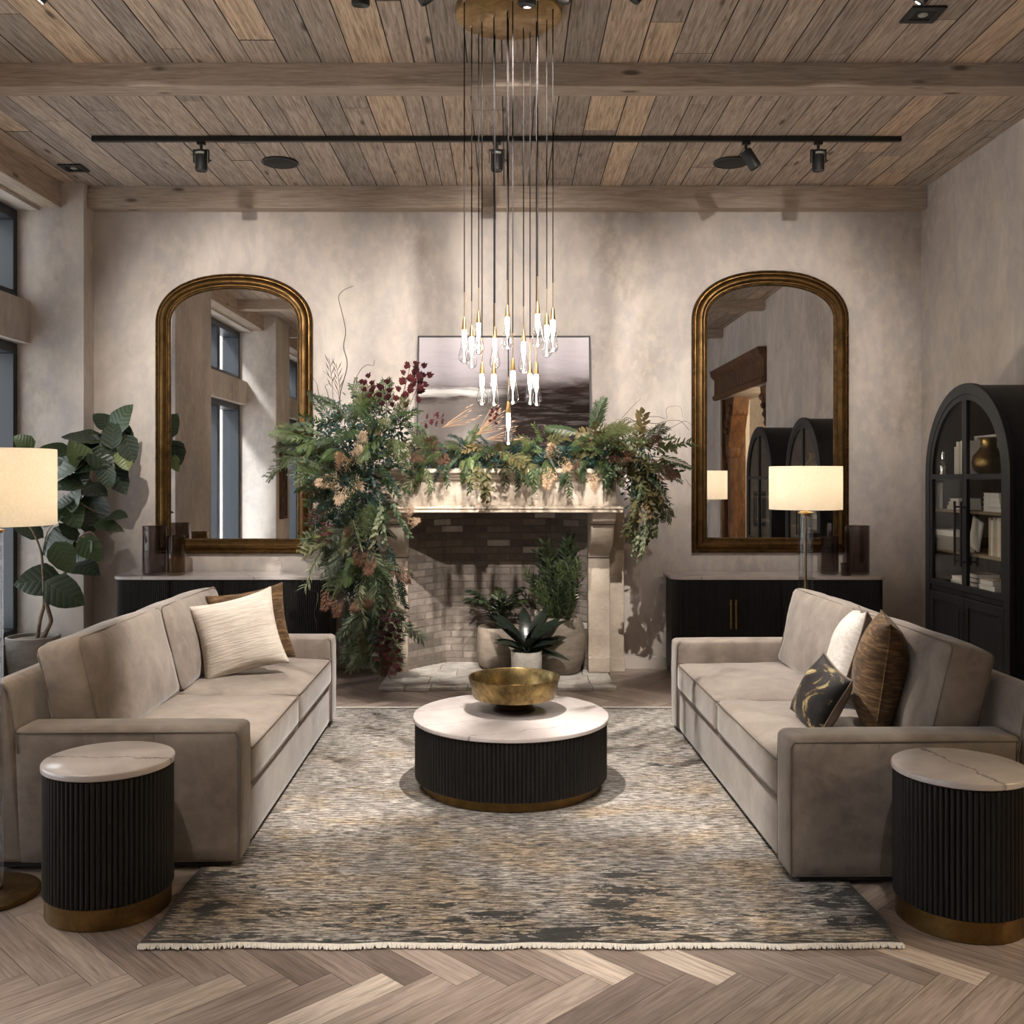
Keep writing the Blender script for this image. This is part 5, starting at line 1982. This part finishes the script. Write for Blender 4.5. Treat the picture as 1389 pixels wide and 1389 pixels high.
lr = random.Random(9)
for (cx, cy, ln, an, fc) in LV:
    L_ = ln / 3.56 * D0 / F * 1.32
    a = R(an)
    yaw = lr.uniform(-.35, .35)
    d = Vector((math.cos(a), yaw - .15, math.sin(a))).normalized()
    base = fp_(cx, cy, lr.uniform(-.10, .06)) - d * (L_ * .5)
    up = Vector((lr.uniform(-.35, .35), -fc, 1.0 - fc * .62))
    mb = MB().leaf((0, 0, 0), (0, 1, 0), (0, 0, 1), L_, L_ * .74, lr.uniform(.08, .3), .16, 7, .72, True, .05)
    mb.tube([(0, -.03, -.004), (0, .02, 0)], .0028, 5)
    mb.xform(frame(base, d, up))
    mb.build('leaf', M['fig'], fg, smooth=80)


# ------------------------------------------------------------------ plants standing in the firebox
def pot_plant(label, x, y, prof, mat, soil_r, soil_z):
    t = thing('potted_plant', label, 'potted plant', (x, y, .0335), 0, 'plants in the fireplace')
    MB().lathe(prof, 40).build('pot', M[mat], t, smooth=50)
    MB().lathe([(0, soil_z + .012), (soil_r * .6, soil_z + .008), (soil_r, soil_z)], 24).build('soil', M['soil'], t)
    return t


fr_m = [frond(.46, 13, .6, .75, .15, .024, s, 50).mesh('palm_frond', M['hearth_leaf'], 80) for s in (11, 12)]
sh_m = [leafy(.5, 17, .07, .02, .22, s, 0, True, .15).mesh('leafy_branch', M['hearth_leaf'], 80) for s in (13, 14, 15)]
p1 = pot_plant('dark feathery palm in a squat round brown pot against the fireplace bricks', -.08, 8.555,
               [(0, 0), (.15, 0), (.182, .03), (.195, .10), (.196, .24), (.19, .33), (.182, .35), (.172, .35), (.168, .33), (0, .32)], 'pot_brown', .166, .322)
pr = random.Random(31)
for k in range(17):
    a = 2 * PI * k / 17 + pr.uniform(-.2, .2)
    o = bpy.data.objects.new('palm_frond', fr_m[k % 2])
    o.parent = p1
    out = Vector((math.cos(a) * .8 - .12, math.sin(a) * .45 - .25, pr.uniform(.55, 1.1)))
    o.matrix_local = frame(Vector((.03 * math.cos(a), .03 * math.sin(a), .33)), out, (0, 0, 1)) @ Matrix.Scale(pr.uniform(.75, 1.05), 4)
    COL.objects.link(o)
p2 = pot_plant('leafy dark shrub in a large rough stoneware jar beside the fireplace console leg', .44, 8.33,
               [(0, 0), (.14, 0), (.155, .01), (.195, .12), (.21, .25), (.195, .38), (.165, .45), (.15, .465), (.138, .46), (.135, .43), (0, .42)], 'pot_rough', .133, .425)
for k, (dx, dy, dz, sc) in enumerate(((-.28, -.1, 1, 1.25), (-.22, -.05, 1, 1.1), (-.1, -.1, 1, 1.2), (.02, -.05, 1, 1.3), (.12, -.1, 1, 1.25), (.14, -.15, 1, 1.3), (-.05, -.3, 1, 1.05), (.1, -.35, 1, 1.0), (-.4, -.2, .8, .9), (-.3, -.3, .7, .85), (.16, -.8, .62, .95), (.0, -.45, .8, .8), (-.15, -.35, .9, .95), (.2, -.4, .75, .8), (-.5, -.1, .9, 1.0), (.05, -.2, 1.1, 1.45), (-.2, -.2, 1.2, 1.4), (.1, -.1, 1.1, 1.45), (-.35, -.4, .5, .9), (.2, -.3, .9, 1.1), (-.1, -.5, .5, .8), (.15, -.7, .5, .85))):
    o = bpy.data.objects.new('leafy_branch', sh_m[k % 3])
    o.parent = p2
    o.matrix_local = frame(Vector((dx * .12, dy * .12, .425)), (dx, dy, dz), (0, -1, .3)) @ Matrix.Scale(sc, 4)
    COL.objects.link(o)
p3 = pot_plant('broad-leaved near-black plant in a small white pot, front of the fireplace', .145, 8.06,
               [(0, 0), (.115, 0), (.122, .006), (.127, .2), (.127, .222), (.116, .222), (.113, .2), (0, .19)], 'pot_white', .112, .195)
for k in range(19):
    a = 2 * PI * k / 19 * 2.4
    el = .25 + 1.25 * (k / 19)
    d = Vector((math.cos(a) * .9 + .05, math.sin(a) * .55 - .18, el))
    L_ = pr.uniform(.26, .36) * (1.15 if k > 9 else .9)
    mb = MB().leaf((0, 0, 0), (0, 1, 0), (0, 0, 1), L_, L_ * .27, pr.uniform(.15, .5), .22, 6, .85)
    mb.xform(frame(Vector((.02 * math.cos(a), .02 * math.sin(a), .2 + .004 * k)), d, (0, -.5, 1)))
    mb.build('leaf', M['rubber_leaf'], p3, smooth=80)



# ------------------------------------------------------------------ light
w = bpy.data.worlds.new('world')
scene.world = w
w.use_nodes = True
bg = w.node_tree.nodes['Background']
bg.inputs[0].default_value = (.95, .97, 1.0, 1)
bg.inputs[1].default_value = 3.2

# the heads of the long track light the sideboards, hearth and sofa ends
spot(None, H1[1], (-1.9, 6.4, .5), 220, 55, .5)
spot(None, H2[1], (-.1, 6.9, .0), 140, 50, .5)
spot(None, H3[1], (2.2, 6.6, .4), 140, 45, .5)
spot(None, H4[1], (1.5, 6.0, .5), 200, 55, .5)
# the second track washes the back wall, picks out the garland and lights the sofas and rug
TG = [(-2.0, 8.6, 2.5, 700, 53, .85), (-1.0, 7.7, 1.5, 700, 26, .35), (1.3, 5.6, .3, 950, 41, .5), (-.05, 8.6, 2.55, 700, 55, .85), (-1.3, 5.75, .3, 950, 41, .5), (.25, 7.8, 1.5, 820, 30, .35), (2.15, 8.6, 2.55, 460, 51, .85)]
for (t_, p, d), (x, y, z, e, s_, bl) in zip(edge, TG):
    spot(None, p, (x, y, z), e, s_, bl)
# spots added without any fixture, to brighten the rug, table and mantel frieze
spot(None, (-1.3, 2.3, 4.0), (-.55, 5.0, 0), 190, 27, .2)
spot(None, (1.2, 2.3, 4.0), (.75, 4.6, 0), 150, 26, .2)
spot(None, (.1, 2.3, 4.0), (-.05, 7.78, 1.52), 1200, 18, .5)
spot(None, (0, 2.2, 4.0), (.05, 4.1, 0), 380, 34, .6)
# unseen downward spots, added to lift the floor at the front
for x in (-2.4, -.8, .8, 2.4):
    spot(None, (x, 2.35, CZ - .05), (x, 2.35, 0), 165, 44, .7, (1, .93, .87), .06)
# low sun raking along the window recesses
l = bpy.data.lights.new('sun', 'SUN')
l.energy = 7.0
l.angle = R(9)
l.color = (.96, .98, 1.0)
o = bpy.data.objects.new('sun', l)
o.rotation_euler = Vector((.42, -.65, -.63)).to_track_quat('-Z', 'Y').to_euler()
COL.objects.link(o)
# hallway beyond the carved doorway
l = bpy.data.lights.new('hall_light', 'POINT')
l.energy = 160
l.color = (1, .84, .6)
l.shadow_soft_size = .15
o = bpy.data.objects.new('hall_light', l)
o.location = (4.7, 2.6, 2.9)
COL.objects.link(o)

vs = scene.view_settings
vs.view_transform = 'Standard'
vs.look = 'None'
vs.exposure = 0.22
vs.gamma = 1.0
vs.use_curve_mapping = False
